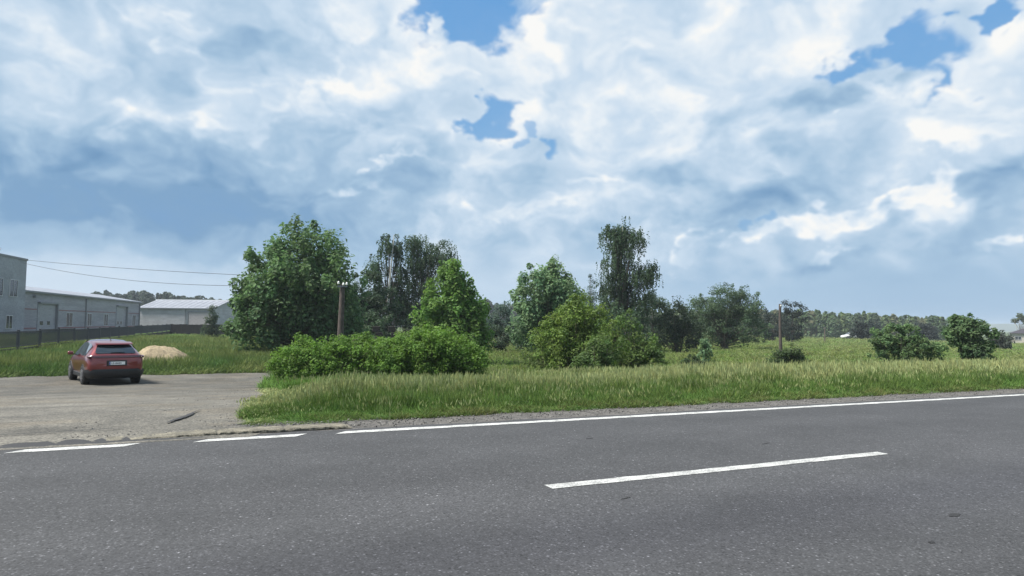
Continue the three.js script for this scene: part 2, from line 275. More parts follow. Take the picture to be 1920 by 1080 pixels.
ribbon('tar_seam', [[-2.4, 12.5, 0.01], [-1.9, 12.7, 0.018], [-1.0, 12.85, 0.008], [-0.2, 12.95, 0.012], [0.3, 13.0, 0.008]], 0.004);
ribbon('tar_seam', [[-2.9, 11.3, 0.008], [-2.2, 11.5, 0.01], [-1.6, 11.55, 0.006]], 0.004);
ribbon('tar_seam', [[-2.0, 9.95, 0.01], [-1.2, 10.15, 0.01], [-0.6, 10.2, 0.008]], 0.004);
// dark spots of old tar on the carriageway
for (const [u, p, a, b] of [[5.32, 3.36, 0.075, 0.03], [4.5, 3.0, 0.03, 0.018], [2.7, 2.9, 0.035, 0.015], [3.3, 4.75, 0.06, 0.012], [4.6, 7.4, 0.07, 0.014], [6.4, 6.3, 0.08, 0.012]]) {
  const g = new THREE.CircleGeometry(1, 18).rotateX(-Math.PI / 2), q = g.attributes.position;
  for (let i = 1; i < q.count; i++) { const k = 1 + 0.25 * N2(q.getX(i) * 2 + u, q.getZ(i) * 2); q.setX(i, q.getX(i) * k); q.setZ(i, q.getZ(i) * k); }
  const o = mesh('tar_spot', g.scale(a, 1, b).rotateY(0.25).translate(u, 0.0035, -p), tarMat); tag(o, null, null, null, 'structure');
}
// low concrete kerb at the mouth of the yard
{
  const tex = grainTexture(512, 61, [0.41, 0.392, 0.345], 0.2, 0.16, 0.02, -0.4), us = range(-0.75, 2.08, 0.02), prof = [[9.26, -0.03], [9.262, 0.6], [9.272, 0.95], [9.3, 1], [9.52, 1], [9.562, 0.95], [9.575, 0.6], [9.58, -0.03]];
  const g = sheet(us, range(0, prof.length - 1, 1), (u, k) => { const [p, h] = prof[k], tall = 0.034 * sm(-0.75, 0.6, u) * (1 - 0.85 * sm(2.0, 2.09, u)), n = 0.012 * N2(u * 6, k * 0.8) + 0.008 * N2(u * 17, k); return [u, h * tall + (h > 0.1 ? n * 0.5 * sm(-0.7, 0, u) - 0.028 * Math.max(0, 1 - Math.abs(((u + 10.35) % 0.8) - 0.4) / 0.022) * sm(-0.3, 0.3, u) : 0) + 0.004, -(p + n)]; }, null, 1 / 1.2);
  tag(mesh('kerb', g, std([1, 1, 1], 0.95, { map: tex, bumpMap: tex, bumpScale: 0.004 })), null, null, null, 'structure');
}
// loose stones on the shoulder and along the yard
{
  const r = mulberry(71), g = new THREE.IcosahedronGeometry(1, 0), q = g.attributes.position; for (let i = 0; i < q.count; i++) { const k = 0.8 + 0.35 * N3(q.getX(i) * 1.3, q.getY(i) * 1.3, q.getZ(i) * 1.3); q.setXYZ(i, q.getX(i) * k, q.getY(i) * k * 0.7, q.getZ(i) * k); } g.computeVertexNormals();
  const n = 9000, o = new THREE.InstancedMesh(g, std([0.15, 0.147, 0.14], 0.95), n), m = new THREE.Matrix4(), e = new THREE.Euler(), qq = new THREE.Quaternion(), c = new THREE.Color();
  for (let i = 0; i < n; i++) {
    let u, p; if (r() < 0.8) { u = 0.6 + 26 * r() ** 1.3; p = 9.25 + 1.0 * r(); if (u < 2.1 && p < 9.62) p += 0.5; } else { p = 9.6 + 22 * r() ** 2; u = lotRight(p) - 2.2 * r() ** 2; }
    const s = 0.005 + 0.016 * r() ** 4; m.compose(new THREE.Vector3(u, Math.min(H(u, p), p < 9.6 ? 0 : 9) + 0.006, -p), qq.setFromEuler(e.set(r() * 6, r() * 6, r() * 6)), new THREE.Vector3(s, s, s)); o.setMatrixAt(i, m);
    const k = 0.55 + 0.9 * r(); o.setColorAt(i, c.setRGB(k, k * 0.98, k * 0.95));
  }
  o.name = 'gravel'; o.castShadow = o.receiveShadow = true; tag(o, 'loose grey gravel strewn along the road shoulder', 'gravel', null, 'stuff'); scene.add(o);
}

// ───────────────────────── trees and shrubs ─────────────────────────
const leafMat = new THREE.MeshPhysicalMaterial({ vertexColors: true, transmission: 0.52, thickness: 0, roughness: 0.9, specularIntensity: 0.4, side: THREE.DoubleSide });
const barkTex = (() => { const n = tileNoise(256, 48, 81), m = tileNoise(256, 9, 82); return texture(256, (i, j) => { const k = 0.42 + 0.14 * n(i * 2, j * 0.3) + 0.08 * m(i, j); return [k, k * 0.95, k * 0.88]; }); })();
const barkMat = std([0.7, 0.66, 0.62], 0.95, { map: barkTex });
const birchTex = (() => { const n = tileNoise(256, 40, 83), m = tileNoise(256, 7, 84); return texture(256, (i, j) => { const d = n(i * 0.25, j * 1.5) + 0.5 * m(i, j); const k = d > 0.5 ? 0.2 : 0.82 + 0.08 * m(i, j); return [k, k * 0.98, k * 0.94]; }); })();
const birchMat = std([1, 1, 1], 0.85, { map: birchTex });

// one leaf: two faces folded along the midrib
function leaf(gb, x, y, z, nx, ny, nz, size, r, col, slim = 0.62) {
  let ax = r() - 0.5, ay = r() - 0.5 - 0.25, az = r() - 0.5;                       // midrib, tending to hang
  const d = ax * nx + ay * ny + az * nz; ax -= d * nx; ay -= d * ny; az -= d * nz;
  const L = Math.hypot(ax, ay, az) || 1; ax *= size / L; ay *= size / L; az *= size / L;
  let bx = (ny * az - nz * ay), by = (nz * ax - nx * az), bz = (nx * ay - ny * ax); const k = slim * 0.5; bx *= k; by *= k; bz *= k;
  const f = size * 0.1, A = [x - ax * 0.5, y - ay * 0.5, z - az * 0.5], C = [x + ax * 0.5, y + ay * 0.5, z + az * 0.5];
  const B = [x + bx - ax * 0.08 + nx * f, y + by - ay * 0.08 + ny * f, z + bz - az * 0.08 + nz * f], D = [x - bx - ax * 0.08 + nx * f, y - by - ay * 0.08 + ny * f, z - bz - az * 0.08 + nz * f];
  gb.tri(A, B, C, col); gb.tri(A, C, D, col);
}
const tint = (c, r, v) => { const k = 1 + (r() - 0.5) * 2 * v, h = (r() - 0.5) * v * 0.7; return [c[0] * (k + h), c[1] * k, c[2] * (k - h * 0.6)]; };
// crown from lobes [x, y, z, rx, ry, rz] (metres from the foot; x to the side, z towards the road); clumps of leaves on twigs
function crown(o, r) {
  const gb = new GB(o.leaves * 2 + 100), limbs = [], lobes = o.lobes, weight = lobes.map((l) => (l[3] * l[4] + l[4] * l[5] + l[3] * l[5])), total = weight.reduce((a, b) => a + b);
  const per = Math.max(4, Math.round(o.leaves / o.clumps)), seed = r() * 100;
  for (let i = 0; i < o.clumps; i++) {
    let k = 0, w = r() * total; while (k < lobes.length - 1 && (w -= weight[k]) > 0) k++;
    const l = lobes[k], ct = 2 * r() - 1, ph = r() * 2 * Math.PI, st = Math.sqrt(1 - ct * ct), dir = [st * Math.cos(ph), ct, st * Math.sin(ph)];
    const bump = 1 + (o.rough ?? 0.2) * N3(dir[0] * 1.7 + seed + k, dir[1] * 1.7, dir[2] * 1.7), f0 = (o.hollow ?? 0.5) + (1 - (o.hollow ?? 0.5)) * Math.sqrt(r()), spray = r() < (o.sprays ?? 0.15), f = spray ? 1.02 + 0.2 * r() : f0;
    const c = [l[0] + dir[0] * l[3] * f * bump, Math.max(0.12, l[1] + dir[1] * l[4] * f * bump), l[2] + dir[2] * l[5] * f * bump];
    const rc = o.rc * (spray ? 0.4 + 0.2 * r() : 0.65 + 0.7 * r()), tone = tint(o.col, r, o.clumpVar ?? 0.24);
    if (o.weep) {
      const strands = Math.max(2, Math.round(per / 14));
      for (let s = 0; s < strands; s++) {
        const a = r() * 6.283, q = rc * Math.sqrt(r()), len = o.weep * (0.4 + 0.9 * r()), m = Math.round(per / strands), sx = c[0] + Math.cos(a) * q, sz = c[2] + Math.sin(a) * q, out = 0.25 * rc;
        for (let t = 0; t < m; t++) { const g = (t + r()) / m; leaf(gb, sx + Math.cos(a) * out * g + (r() - 0.5) * 0.16, c[1] + rc * 0.3 - g * len, sz + Math.sin(a) * out * g + (r() - 0.5) * 0.16, ...unit(r, dir, 0.4, 0.3), o.size * (0.7 + 0.6 * r()), r, tint(tone, r, 0.18)); }
      }
    } else for (let s = 0; s < (spray ? per * 0.45 : per); s++) {
      const cu = 2 * r() - 1, a = r() * 6.283, su = Math.sqrt(1 - cu * cu), q = rc * Math.cbrt(r()) , e = [su * Math.cos(a), cu, su * Math.sin(a)], up = o.candle ? 1.35 : 0.85;
      leaf(gb, c[0] + e[0] * q, c[1] + e[1] * q * up, c[2] + e[2] * q, ...unit(r, e, 0.55, 0.55), o.size * (0.65 + 0.7 * r()), r, tint(tone, r, 0.2), o.slim);
    }
    if (o.limbs !== 0 && (spray || i % (o.limbEvery ?? 4) === 0)) {
      const y0 = clamp(c[1] * (0.25 + 0.35 * r()), 0.1, o.trunkH * 0.95), t = y0 / o.trunkH, bx = (o.lean?.[0] ?? 0) * t, bz = (o.lean?.[1] ?? 0) * t, r0 = Math.max(0.012, o.trunkR * (1 - t) * 0.38);
      limbs.push(limb([[bx, y0, bz, r0], [lerp(bx, c[0], 0.45), lerp(y0, c[1], 0.6), lerp(bz, c[2], 0.45), r0 * 0.6], [c[0], c[1], c[2], 0.008]], 5));
    }
  }
  return [gb.build(), limbs];
}
function unit(r, out, wo, wu) { let x = out[0] * wo + (r() - 0.5) * 1.4, y = out[1] * wo + wu + (r() - 0.5) * 1.4, z = out[2] * wo + (r() - 0.5) * 1.4; const L = Math.hypot(x, y, z) || 1; return [x / L, y / L, z / L]; }
function plant(o) {
  const r = mulberry(o.seed), g = thing(o.name, o.label, o.category, [o.x, H(o.x, -o.z) - 0.03, o.z], -Math.atan2(o.x, -o.z), o.group);
  const [leaves, limbs] = crown(o, r), stems = o.stems ?? 1, wood = o.birch ? birchMat : barkMat, shrub = o.category !== 'tree';
  for (let s = 0; s < stems; s++) {
    const a = (s / stems) * 6.283 + o.seed, d = stems > 1 ? 0.12 + 0.1 * r() : 0, ex = (o.lean?.[0] ?? 0) + (stems > 1 ? Math.cos(a) * o.trunkH * 0.28 : 0), ez = (o.lean?.[1] ?? 0) + (stems > 1 ? Math.sin(a) * o.trunkH * 0.28 : 0), pts = [];
    for (let k = 0; k <= 7; k++) { const t = k / 7; pts.push([Math.cos(a) * d + (ex - Math.cos(a) * d) * t + 0.05 * o.trunkH * 0.2 * Math.sin(t * 5 + o.seed), t * o.trunkH, Math.sin(a) * d + (ez - Math.sin(a) * d) * t, Math.max(0.012, o.trunkR * (1 - 0.88 * t) * (k ? 1 : 1.25))]); }
    mesh(shrub ? 'stem' : 'trunk', limb(pts, 8), wood, g);
  }
  if (limbs.length) mesh('limbs', mergeGeometries(limbs), barkMat, g);
  mesh(shrub ? 'foliage' : 'crown', leaves, leafMat, g);
  return g;
}
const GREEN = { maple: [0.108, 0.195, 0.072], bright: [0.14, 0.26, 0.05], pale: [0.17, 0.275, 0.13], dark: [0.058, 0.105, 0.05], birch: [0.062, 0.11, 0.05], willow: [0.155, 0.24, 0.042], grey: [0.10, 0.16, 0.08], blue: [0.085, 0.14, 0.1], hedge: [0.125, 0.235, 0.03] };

// the large round maple left of the pole
plant({ name: 'maple_tree', label: 'large round leafy green tree, widest of all, beside the thick wooden pole', category: 'tree', seed: 101, x: 6.95, z: -46.5, trunkH: 6.2, trunkR: 0.2, leaves: 34000, clumps: 380, rc: 0.62, size: 0.27, col: GREEN.maple, hollow: 0.45, rough: 0.16, candle: true,
  lobes: [[0, 5.2, 0, 3.3, 3.0, 3.2], [-0.6, 3.2, 0.2, 3.6, 2.6, 3.2], [1.5, 4.0, 0, 2.6, 2.6, 2.6], [-2.0, 4.8, 0, 1.9, 2.3, 2], [-2.4, 2.0, 0.4, 1.9, 1.7, 2], [1.8, 1.9, 0.4, 2.1, 1.7, 2.2], [0.4, 7.2, 0, 1.5, 1.4, 1.5]] });
plant({ name: 'alder_tree', label: 'dark alder filling the gap between the round maple and the white trunked birch', category: 'tree', seed: 102, x: 14.04, z: -57.54, trunkH: 5.6, trunkR: 0.14, leaves: 11000, clumps: 140, rc: 0.6, size: 0.22, col: GREEN.dark, hollow: 0.35, rough: 0.25,
  lobes: [[-0.2, 5.2, 0, 1.5, 2.2, 1.5], [-0.9, 3.2, 0, 1.8, 1.9, 1.7], [1.0, 3.2, 0, 1.5, 2.2, 1.5], [0.2, 1.4, 0, 2.0, 1.3, 1.6]] });
plant({ name: 'birch_tree', label: 'slim airy birch with pale white trunk, left of the rounder weeping birch', category: 'tree', seed: 103, birch: true, x: 17.14, z: -62.71, trunkH: 10.6, trunkR: 0.2, lean: [0.3, 0.1], leaves: 10500, clumps: 150, rc: 0.42, size: 0.18, col: GREEN.birch, weep: 0.9, hollow: 0.1, rough: 0.35,
  lobes: [[-0.25, 9.8, -0.3, 0.6, 1.2, 0.6], [0.75, 9.3, -0.3, 0.5, 1.1, 0.6], [-0.95, 7.4, -0.5, 0.9, 1.5, 0.8], [0.85, 6.8, -0.6, 0.7, 1.6, 0.7], [-1.0, 4.6, -0.6, 1.1, 1.8, 0.9], [1.0, 4.2, -0.7, 0.8, 1.5, 0.8]] });
plant({ name: 'birch_tree', label: 'dark weeping birch with rounded top behind the bright green pyramidal tree', category: 'tree', seed: 104, birch: true, x: 20.88, z: -63.15, trunkH: 10, trunkR: 0.2, leaves: 20000, clumps: 260, rc: 0.6, size: 0.185, col: GREEN.birch, weep: 1.5, hollow: 0.3, rough: 0.3,
  lobes: [[0.1, 9.6, 0, 2.0, 1.6, 1.9], [-1.2, 8.6, 0, 1.3, 1.9, 1.4], [1.5, 8.9, 0, 1.2, 1.5, 1.3], [-0.6, 6.2, 0, 1.9, 2.0, 1.7], [-1.0, 3.8, 0, 1.7, 1.9, 1.6], [0.5, 3.2, 0, 1.8, 1.6, 1.6]] });
plant({ name: 'maple_tree', label: 'bright green pyramid shaped young maple behind the hedge', category: 'tree', seed: 105, x: 13.77, z: -36.63, trunkH: 4.6, trunkR: 0.11, leaves: 19000, clumps: 240, rc: 0.42, size: 0.21, col: GREEN.bright, hollow: 0.4, rough: 0.2, candle: true,
  lobes: [[-0.05, 5.0, 0, 0.75, 1.1, 0.75], [-0.3, 3.9, 0, 1.3, 1.3, 1.2], [0.7, 3.6, 0, 1.1, 1.2, 1.1], [-0.7, 2.6, 0, 1.4, 1.3, 1.4], [0.9, 2.3, 0, 1.3, 1.3, 1.3], [0.1, 1.5, 0, 1.9, 1.3, 1.6]] });
plant({ name: 'shrub', label: 'hazy blue green bush between the bright maple and the pale maple', category: 'shrub', seed: 106, stems: 3, x: 31.06, z: -68.28, trunkH: 3.2, trunkR: 0.07, leaves: 6000, clumps: 90, rc: 0.5, size: 0.2, col: GREEN.blue, hollow: 0.3, lobes: [[0.2, 3.4, 0, 1.1, 1.2, 1.2], [-1.0, 1.9, 0, 1.3, 1.5, 1.3], [1.0, 1.7, 0, 1.5, 1.5, 1.3]] });
plant({ name: 'maple_tree', label: 'pale green tufted maple standing behind the yellow green willow bush', category: 'tree', seed: 107, x: 21.83, z: -40.56, trunkH: 5.0, trunkR: 0.12, leaves: 20000, clumps: 230, rc: 0.46, size: 0.23, col: GREEN.pale, hollow: 0.42, rough: 0.28, candle: true,
  lobes: [[-0.1, 5.0, 0, 1.4, 1.4, 1.4], [-0.9, 4.2, 0, 1.3, 1.4, 1.3], [1.2, 3.9, 0, 1.1, 1.6, 1.2], [0.4, 6.0, 0, 0.5, 0.7, 0.5], [1.35, 5.2, 0, 0.35, 0.8, 0.4], [-0.8, 2.4, 0, 1.6, 1.4, 1.5], [0.8, 2.2, 0, 1.6, 1.4, 1.5]] });
plant({ name: 'spruce_tree', label: 'small pointed spruce tucked left of the tallest birch', category: 'tree', seed: 108, x: 38.27, z: -61.53, trunkH: 7.8, trunkR: 0.12, leaves: 5000, clumps: 110, rc: 0.32, size: 0.15, slim: 0.3, col: GREEN.blue, hollow: 0.1, rough: 0.3, lobes: [[0, 7.7, 0, 0.25, 0.6, 0.25], [0, 6.8, 0, 0.5, 0.7, 0.5], [0, 5.7, 0, 0.75, 0.9, 0.75], [0, 4.2, 0, 1.0, 1.2, 1], [0, 2.4, 0, 1.2, 1.4, 1.2]] });
plant({ name: 'birch_tree', label: 'tallest birch, dark drooping branches, with a lower right side lobe', category: 'tree', seed: 109, birch: true, x: 34.3, z: -50.13, trunkH: 11.2, trunkR: 0.22, leaves: 24000, clumps: 320, rc: 0.48, size: 0.175, col: GREEN.birch, weep: 1.25, hollow: 0.15, rough: 0.35,
  lobes: [[0.45, 11.7, 0, 0.35, 0.6, 0.4], [0.95, 11.2, 0, 0.45, 0.6, 0.5], [-0.45, 11.0, 0, 0.7, 0.6, 0.7], [-0.1, 10.3, 0, 1.2, 0.9, 1.1], [-1.3, 10.5, 0, 0.4, 0.7, 0.5], [1.0, 10.0, 0, 0.9, 1.3, 1.1], [-0.3, 9.2, 0, 1.2, 1.4, 1.2], [-0.2, 7.2, 0, 1.5, 1.7, 1.4], [1.8, 7.2, 0, 1.0, 1.1, 1.1], [2.6, 7.5, 0, 0.5, 0.6, 0.6], [-0.7, 5.4, 0, 1.4, 1.8, 1.4], [1.2, 5.4, 0, 1.6, 1.7, 1.5], [0.4, 3.2, 0, 2.2, 1.8, 1.8]] });
plant({ name: 'willow_shrub', label: 'big yellow green willow bush in the middle of the field', category: 'shrub', seed: 110, stems: 4, x: 14.87, z: -25.04, trunkH: 2.4, trunkR: 0.05, leaves: 20000, clumps: 240, rc: 0.34, size: 0.14, slim: 0.45, col: GREEN.willow, hollow: 0.35, rough: 0.36, clumpVar: 0.22,
  lobes: [[0.1, 2.5, 0, 0.8, 0.85, 0.8], [-0.7, 2.0, 0, 0.85, 0.85, 0.8], [0.9, 2.1, 0, 0.9, 0.9, 0.8], [-0.4, 1.2, 0, 1.3, 1.0, 1.1], [0.8, 1.1, 0.1, 1.1, 1.0, 1.1]] });
plant({ name: 'willow_shrub', label: 'rounded green bush adjoining the right flank of the big willow bush', category: 'shrub', seed: 111, stems: 3, x: 18.26, z: -25.65, trunkH: 2.0, trunkR: 0.05, leaves: 10000, clumps: 150, rc: 0.3, size: 0.12, col: [0.115, 0.19, 0.04], hollow: 0.45, rough: 0.2, sprays: 0.08,
  lobes: [[-1.3, 1.3, 0, 1.1, 1.1, 1.0], [-0.5, 1.7, 0, 1.0, 1.0, 1.0], [0.3, 1.3, 0, 0.9, 0.9, 0.9], [-0.6, 0.9, 0, 1.1, 0.8, 1.0], [0.6, 0.7, 0, 0.7, 0.65, 0.8]] });
plant({ name: 'willow_shrub', label: 'dim low bush at the left foot of the big willow bush', category: 'shrub', seed: 112, stems: 3, x: 15.8, z: -29.0, trunkH: 1.8, trunkR: 0.04, leaves: 6000, clumps: 90, rc: 0.3, size: 0.12, col: [0.115, 0.18, 0.04], hollow: 0.4, lobes: [[0, 1.7, 0, 0.75, 0.8, 0.7], [-0.3, 0.9, 0, 0.9, 0.8, 0.8], [0.4, 1.0, 0, 0.8, 0.8, 0.8]] });
plant({ name: 'shrub', label: 'small leafy shrub in front of the big willow bush, nearest of that clump', category: 'shrub', seed: 113, stems: 3, x: 13.55, z: -21.24, trunkH: 1.3, trunkR: 0.03, leaves: 4500, clumps: 80, rc: 0.22, size: 0.1, col: [0.10, 0.17, 0.04], hollow: 0.3, rough: 0.3, lobes: [[0.1, 1.2, 0, 0.5, 0.45, 0.5], [-0.25, 0.75, 0, 0.55, 0.5, 0.5], [0.3, 0.7, 0, 0.5, 0.5, 0.5]] });
plant({ name: 'alder_tree', label: 'dark tree rising behind the right shoulder of the tallest birch', category: 'tree', seed: 114, x: 47.85, z: -63.63, trunkH: 4.8, trunkR: 0.13, leaves: 7000, clumps: 100, rc: 0.6, size: 0.22, col: GREEN.dark, hollow: 0.35, rough: 0.25, lobes: [[-0.4, 4.8, 0, 1.4, 1.4, 1.4], [0.9, 4.0, 0, 1.3, 1.4, 1.4], [-0.8, 2.6, 0, 1.7, 1.8, 1.5], [1.4, 1.9, 0, 1.5, 1.6, 1.4]] });
plant({ name: 'shrub', label: 'dark rounded bush left of the broad grey green willow tree', category: 'shrub', seed: 115, stems: 3, x: 39.97, z: -49.66, trunkH: 3.4, trunkR: 0.08, leaves: 10000, clumps: 140, rc: 0.5, size: 0.18, col: [0.055, 0.085, 0.04], hollow: 0.42, rough: 0.18, lobes: [[0, 3.2, 0, 1.3, 1.5, 1.4], [-0.9, 2.4, 0, 1.5, 1.5, 1.4], [1.1, 2.2, 0, 1.4, 1.5, 1.4], [0, 1.3, 0, 2.2, 1.2, 1.7]] });
plant({ name: 'willow_tree', label: 'broad domed grey green willow with airy top, right of the tall birch', category: 'tree', seed: 116, stems: 4, x: 50.81, z: -55.58, trunkH: 5.0, trunkR: 0.12, leaves: 26000, clumps: 380, rc: 0.55, size: 0.22, slim: 0.4, col: GREEN.grey, hollow: 0.35, rough: 0.16, limbEvery: 2,
  lobes: [[0.1, 5.0, 0, 2.0, 1.7, 2.0], [2.1, 4.7, 0, 1.5, 1.6, 1.6], [-1.9, 4.0, 0, 1.8, 1.9, 1.8], [-0.8, 2.4, 0, 2.6, 1.8, 2.2], [2.1, 2.4, 0, 2.0, 1.7, 1.9]] });
for (const [x, z, h, w, label, seed] of [[91.38, -83.91, 6.8, 1.9, 'dark dense tree group member just right of the thin pole, taller of the pair', 117], [92.19, -89.07, 5.5, 2.1, 'dark dense tree just left of the thin pole, shorter of the pair', 118]])
  plant({ name: 'fir_tree', label, category: 'tree', group: 'dark trees behind the thin pole', seed, x, z, trunkH: h * 0.8, trunkR: 0.15, leaves: 5000, clumps: 100, rc: 0.6, size: 0.3, slim: 0.4, col: [0.028, 0.045, 0.035], hollow: 0.4, rough: 0.25, lobes: [[-w * 0.45, h - 1.4, 0, 0.8, 1.3, 0.9], [w * 0.35, h - 1.3, 0, 0.85, 1.3, 0.9], [w * 0.8, h - 2.1, 0, 0.8, 1.4, 0.9], [0, h * 0.45, 0, w, h * 0.4, w * 0.9], [-w * 0.3, h * 0.25, 0, w, h * 0.25, w * 0.9]] });
plant({ name: 'sapling', label: 'thin leafy sapling alone in the grass before the broad willow', category: 'sapling', seed: 119, x: 28.62, z: -32.9, trunkH: 1.6, trunkR: 0.02, leaves: 1500, clumps: 36, rc: 0.2, size: 0.12, col: GREEN.pale, hollow: 0.2, rough: 0.3, lobes: [[0, 1.5, 0, 0.2, 0.4, 0.2], [-0.05, 0.9, 0, 0.4, 0.6, 0.35]] });
plant({ name: 'shrub', label: 'low dark shrub at the foot of the thin pole', category: 'shrub', seed: 120, stems: 3, x: 28.46, z: -26.34, trunkH: 1.1, trunkR: 0.025, leaves: 4500, clumps: 80, rc: 0.22, size: 0.1, col: [0.06, 0.105, 0.03], hollow: 0.25, rough: 0.35, lobes: [[0.1, 1.05, 0, 0.4, 0.35, 0.4], [-0.35, 0.75, 0, 0.45, 0.4, 0.4], [0.45, 0.65, 0, 0.4, 0.4, 0.4], [-0.8, 0.5, 0, 0.5, 0.3, 0.4]] });
plant({ name: 'shrub', label: 'spreading loose green shrub left of the round little maple', category: 'shrub', seed: 121, stems: 4, x: 33.71, z: -23.85, trunkH: 1.7, trunkR: 0.03, leaves: 9000, clumps: 140, rc: 0.24, size: 0.13, col: [0.125, 0.21, 0.075], hollow: 0.25, rough: 0.4, lobes: [[-0.35, 2.2, 0, 0.5, 0.5, 0.5], [0.3, 1.95, 0, 0.45, 0.45, 0.5], [-0.7, 1.5, 0, 0.8, 0.75, 0.8], [0.6, 1.45, 0, 0.75, 0.65, 0.6], [1.25, 1.05, 0, 0.65, 0.6, 0.6], [0, 0.8, 0, 1.5, 0.7, 1.0], [-1.3, 1.3, 0, 0.45, 0.4, 0.4]] });
plant({ name: 'maple_tree', label: 'small round dark maple with short stems near the right edge', category: 'tree', seed: 122, stems: 3, x: 33.7, z: -20.45, trunkH: 2.0, trunkR: 0.035, leaves: 12000, clumps: 170, rc: 0.24, size: 0.14, col: [0.10, 0.175, 0.065], hollow: 0.35, rough: 0.25, lobes: [[-0.35, 2.3, 0, 0.4, 0.42, 0.45], [0.05, 2.0, 0, 0.62, 0.55, 0.6], [-0.4, 1.65, 0, 0.52, 0.6, 0.55], [0.5, 1.7, 0, 0.6, 0.6, 0.6], [0.3, 1.05, 0, 0.7, 0.5, 0.65], [0.6, 0.6, 0, 0.4, 0.32, 0.4]] });
plant({ name: 'shrub', label: 'grey green bush beyond the small round maple, before the cream house', category: 'shrub', seed: 123, stems: 3, x: 90.39, z: -51.17, trunkH: 1.7, trunkR: 0.05, leaves: 3500, clumps: 60, rc: 0.4, size: 0.2, col: [0.085, 0.105, 0.08], hollow: 0.4, lobes: [[-0.3, 1.4, 0, 1.0, 0.9, 0.9], [0.5, 1.0, 0, 1.0, 0.8, 0.9]] });
plant({ name: 'shrub', label: 'wide dark bush before the far wood, beside the small white car', category: 'shrub', seed: 124, stems: 3, x: 133.99, z: -102.43, trunkH: 2.6, trunkR: 0.1, leaves: 5000, clumps: 90, rc: 0.7, size: 0.38, col: [0.03, 0.048, 0.038], hollow: 0.4, lobes: [[-0.5, 2.5, 0, 2.4, 1.4, 1.6], [1.8, 2.0, 0, 1.8, 1.3, 1.5], [-2.0, 1.6, 0, 1.5, 1.3, 1.4]] });
plant({ name: 'shrub', label: 'dark square topped thicket before the far wood, left of the small maple', category: 'shrub', seed: 125, stems: 3, x: 164.25, z: -110.2, trunkH: 3, trunkR: 0.1, leaves: 4000, clumps: 80, rc: 0.7, size: 0.4, col: [0.028, 0.042, 0.036], hollow: 0.4, lobes: [[-1, 3.0, 0, 1.4, 1.6, 1.3], [1.1, 3.0, 0, 1.4, 1.6, 1.3], [0, 1.6, 0, 2.5, 1.6, 1.6]] });
plant({ name: 'birch_tree', label: 'thin pale trunked tree behind the cream house at the right edge', category: 'tree', seed: 126, birch: true, stems: 3, x: 255, z: -137.5, trunkH: 8.0, trunkR: 0.16, leaves: 2500, clumps: 60, rc: 0.6, size: 0.42, col: [0.11, 0.15, 0.06], hollow: 0.2, rough: 0.4, lobes: [[0, 8.6, 0, 1.0, 1.1, 1], [-1.5, 7.4, 0, 0.9, 0.7, 0.9], [1.6, 7.3, 0, 1.3, 1.0, 1]] });
plant({ name: 'sapling', label: 'feathery young tree before the dark board fence, left of the round maple', category: 'sapling', seed: 127, x: 3.08, z: -84.88, trunkH: 3.4, trunkR: 0.04, leaves: 3500, clumps: 90, rc: 0.35, size: 0.2, slim: 0.35, col: [0.075, 0.115, 0.06], hollow: 0.1, rough: 0.4, lobes: [[0.1, 3.3, 0, 0.4, 0.8, 0.4], [0, 2.2, 0, 0.7, 0.9, 0.6], [-0.2, 1.2, 0, 0.95, 0.9, 0.8]] });
// the hedge behind the roadside grass
plant({ name: 'hedge_shrub', label: 'lower left half of the dense bright green hedge, next to the yard', category: 'shrub', group: 'hedge behind the roadside grass', seed: 128, stems: 5, x: 4.3, z: -22.3, trunkH: 1.0, trunkR: 0.025, leaves: 42000, clumps: 560, rc: 0.2, size: 0.08, col: GREEN.hedge, hollow: 0.6, rough: 0.1, clumpVar: 0.16, sprays: 0.04,
  lobes: [[0.2, 0.6, 0, 2.0, 0.66, 1.0], [2.0, 0.85, 0.3, 0.9, 0.7, 1.0], [-1.1, 0.62, 0, 0.75, 0.7, 0.85], [-0.4, 0.78, 0, 0.85, 0.72, 0.95], [0.4, 0.85, 0, 0.9, 0.72, 0.95], [1.2, 0.9, 0, 0.9, 0.72, 0.95], [0.2, 1.35, -0.5, 0.3, 0.3, 0.3], [-0.9, 1.3, -0.5, 0.25, 0.35, 0.25], [0.9, 1.45, -0.4, 0.3, 0.28, 0.3]] });
plant({ name: 'hedge_shrub', label: 'taller right half of the dense bright green hedge', category: 'shrub', group: 'hedge behind the roadside grass', seed: 129, stems: 5, x: 7.19, z: -20.94, trunkH: 1.3, trunkR: 0.03, leaves: 46000, clumps: 600, rc: 0.22, size: 0.08, col: GREEN.hedge, hollow: 0.6, rough: 0.1, clumpVar: 0.16, sprays: 0.04,
  lobes: [[-0.25, 0.75, 0, 1.8, 0.78, 1.1], [-1.7, 0.8, -0.4, 0.9, 0.74, 0.9], [-0.95, 0.85, 0, 0.9, 0.8, 1.0], [-0.25, 1.02, 0, 0.95, 0.8, 1.05], [0.45, 1.0, 0, 0.95, 0.8, 1.05], [0.9, 0.7, 0, 0.75, 0.72, 0.95]] });
plant({ name: 'shrub', label: 'small low dark shrub between the willow bush and the sapling', category: 'shrub', seed: 130, stems: 2, x: 21.4, z: -25.6, trunkH: 0.7, trunkR: 0.02, leaves: 1400, clumps: 34, rc: 0.16, size: 0.1, col: [0.05, 0.09, 0.03], hollow: 0.3, lobes: [[0, 0.62, 0, 0.45, 0.25, 0.4], [0.4, 0.5, 0, 0.35, 0.22, 0.3]] });
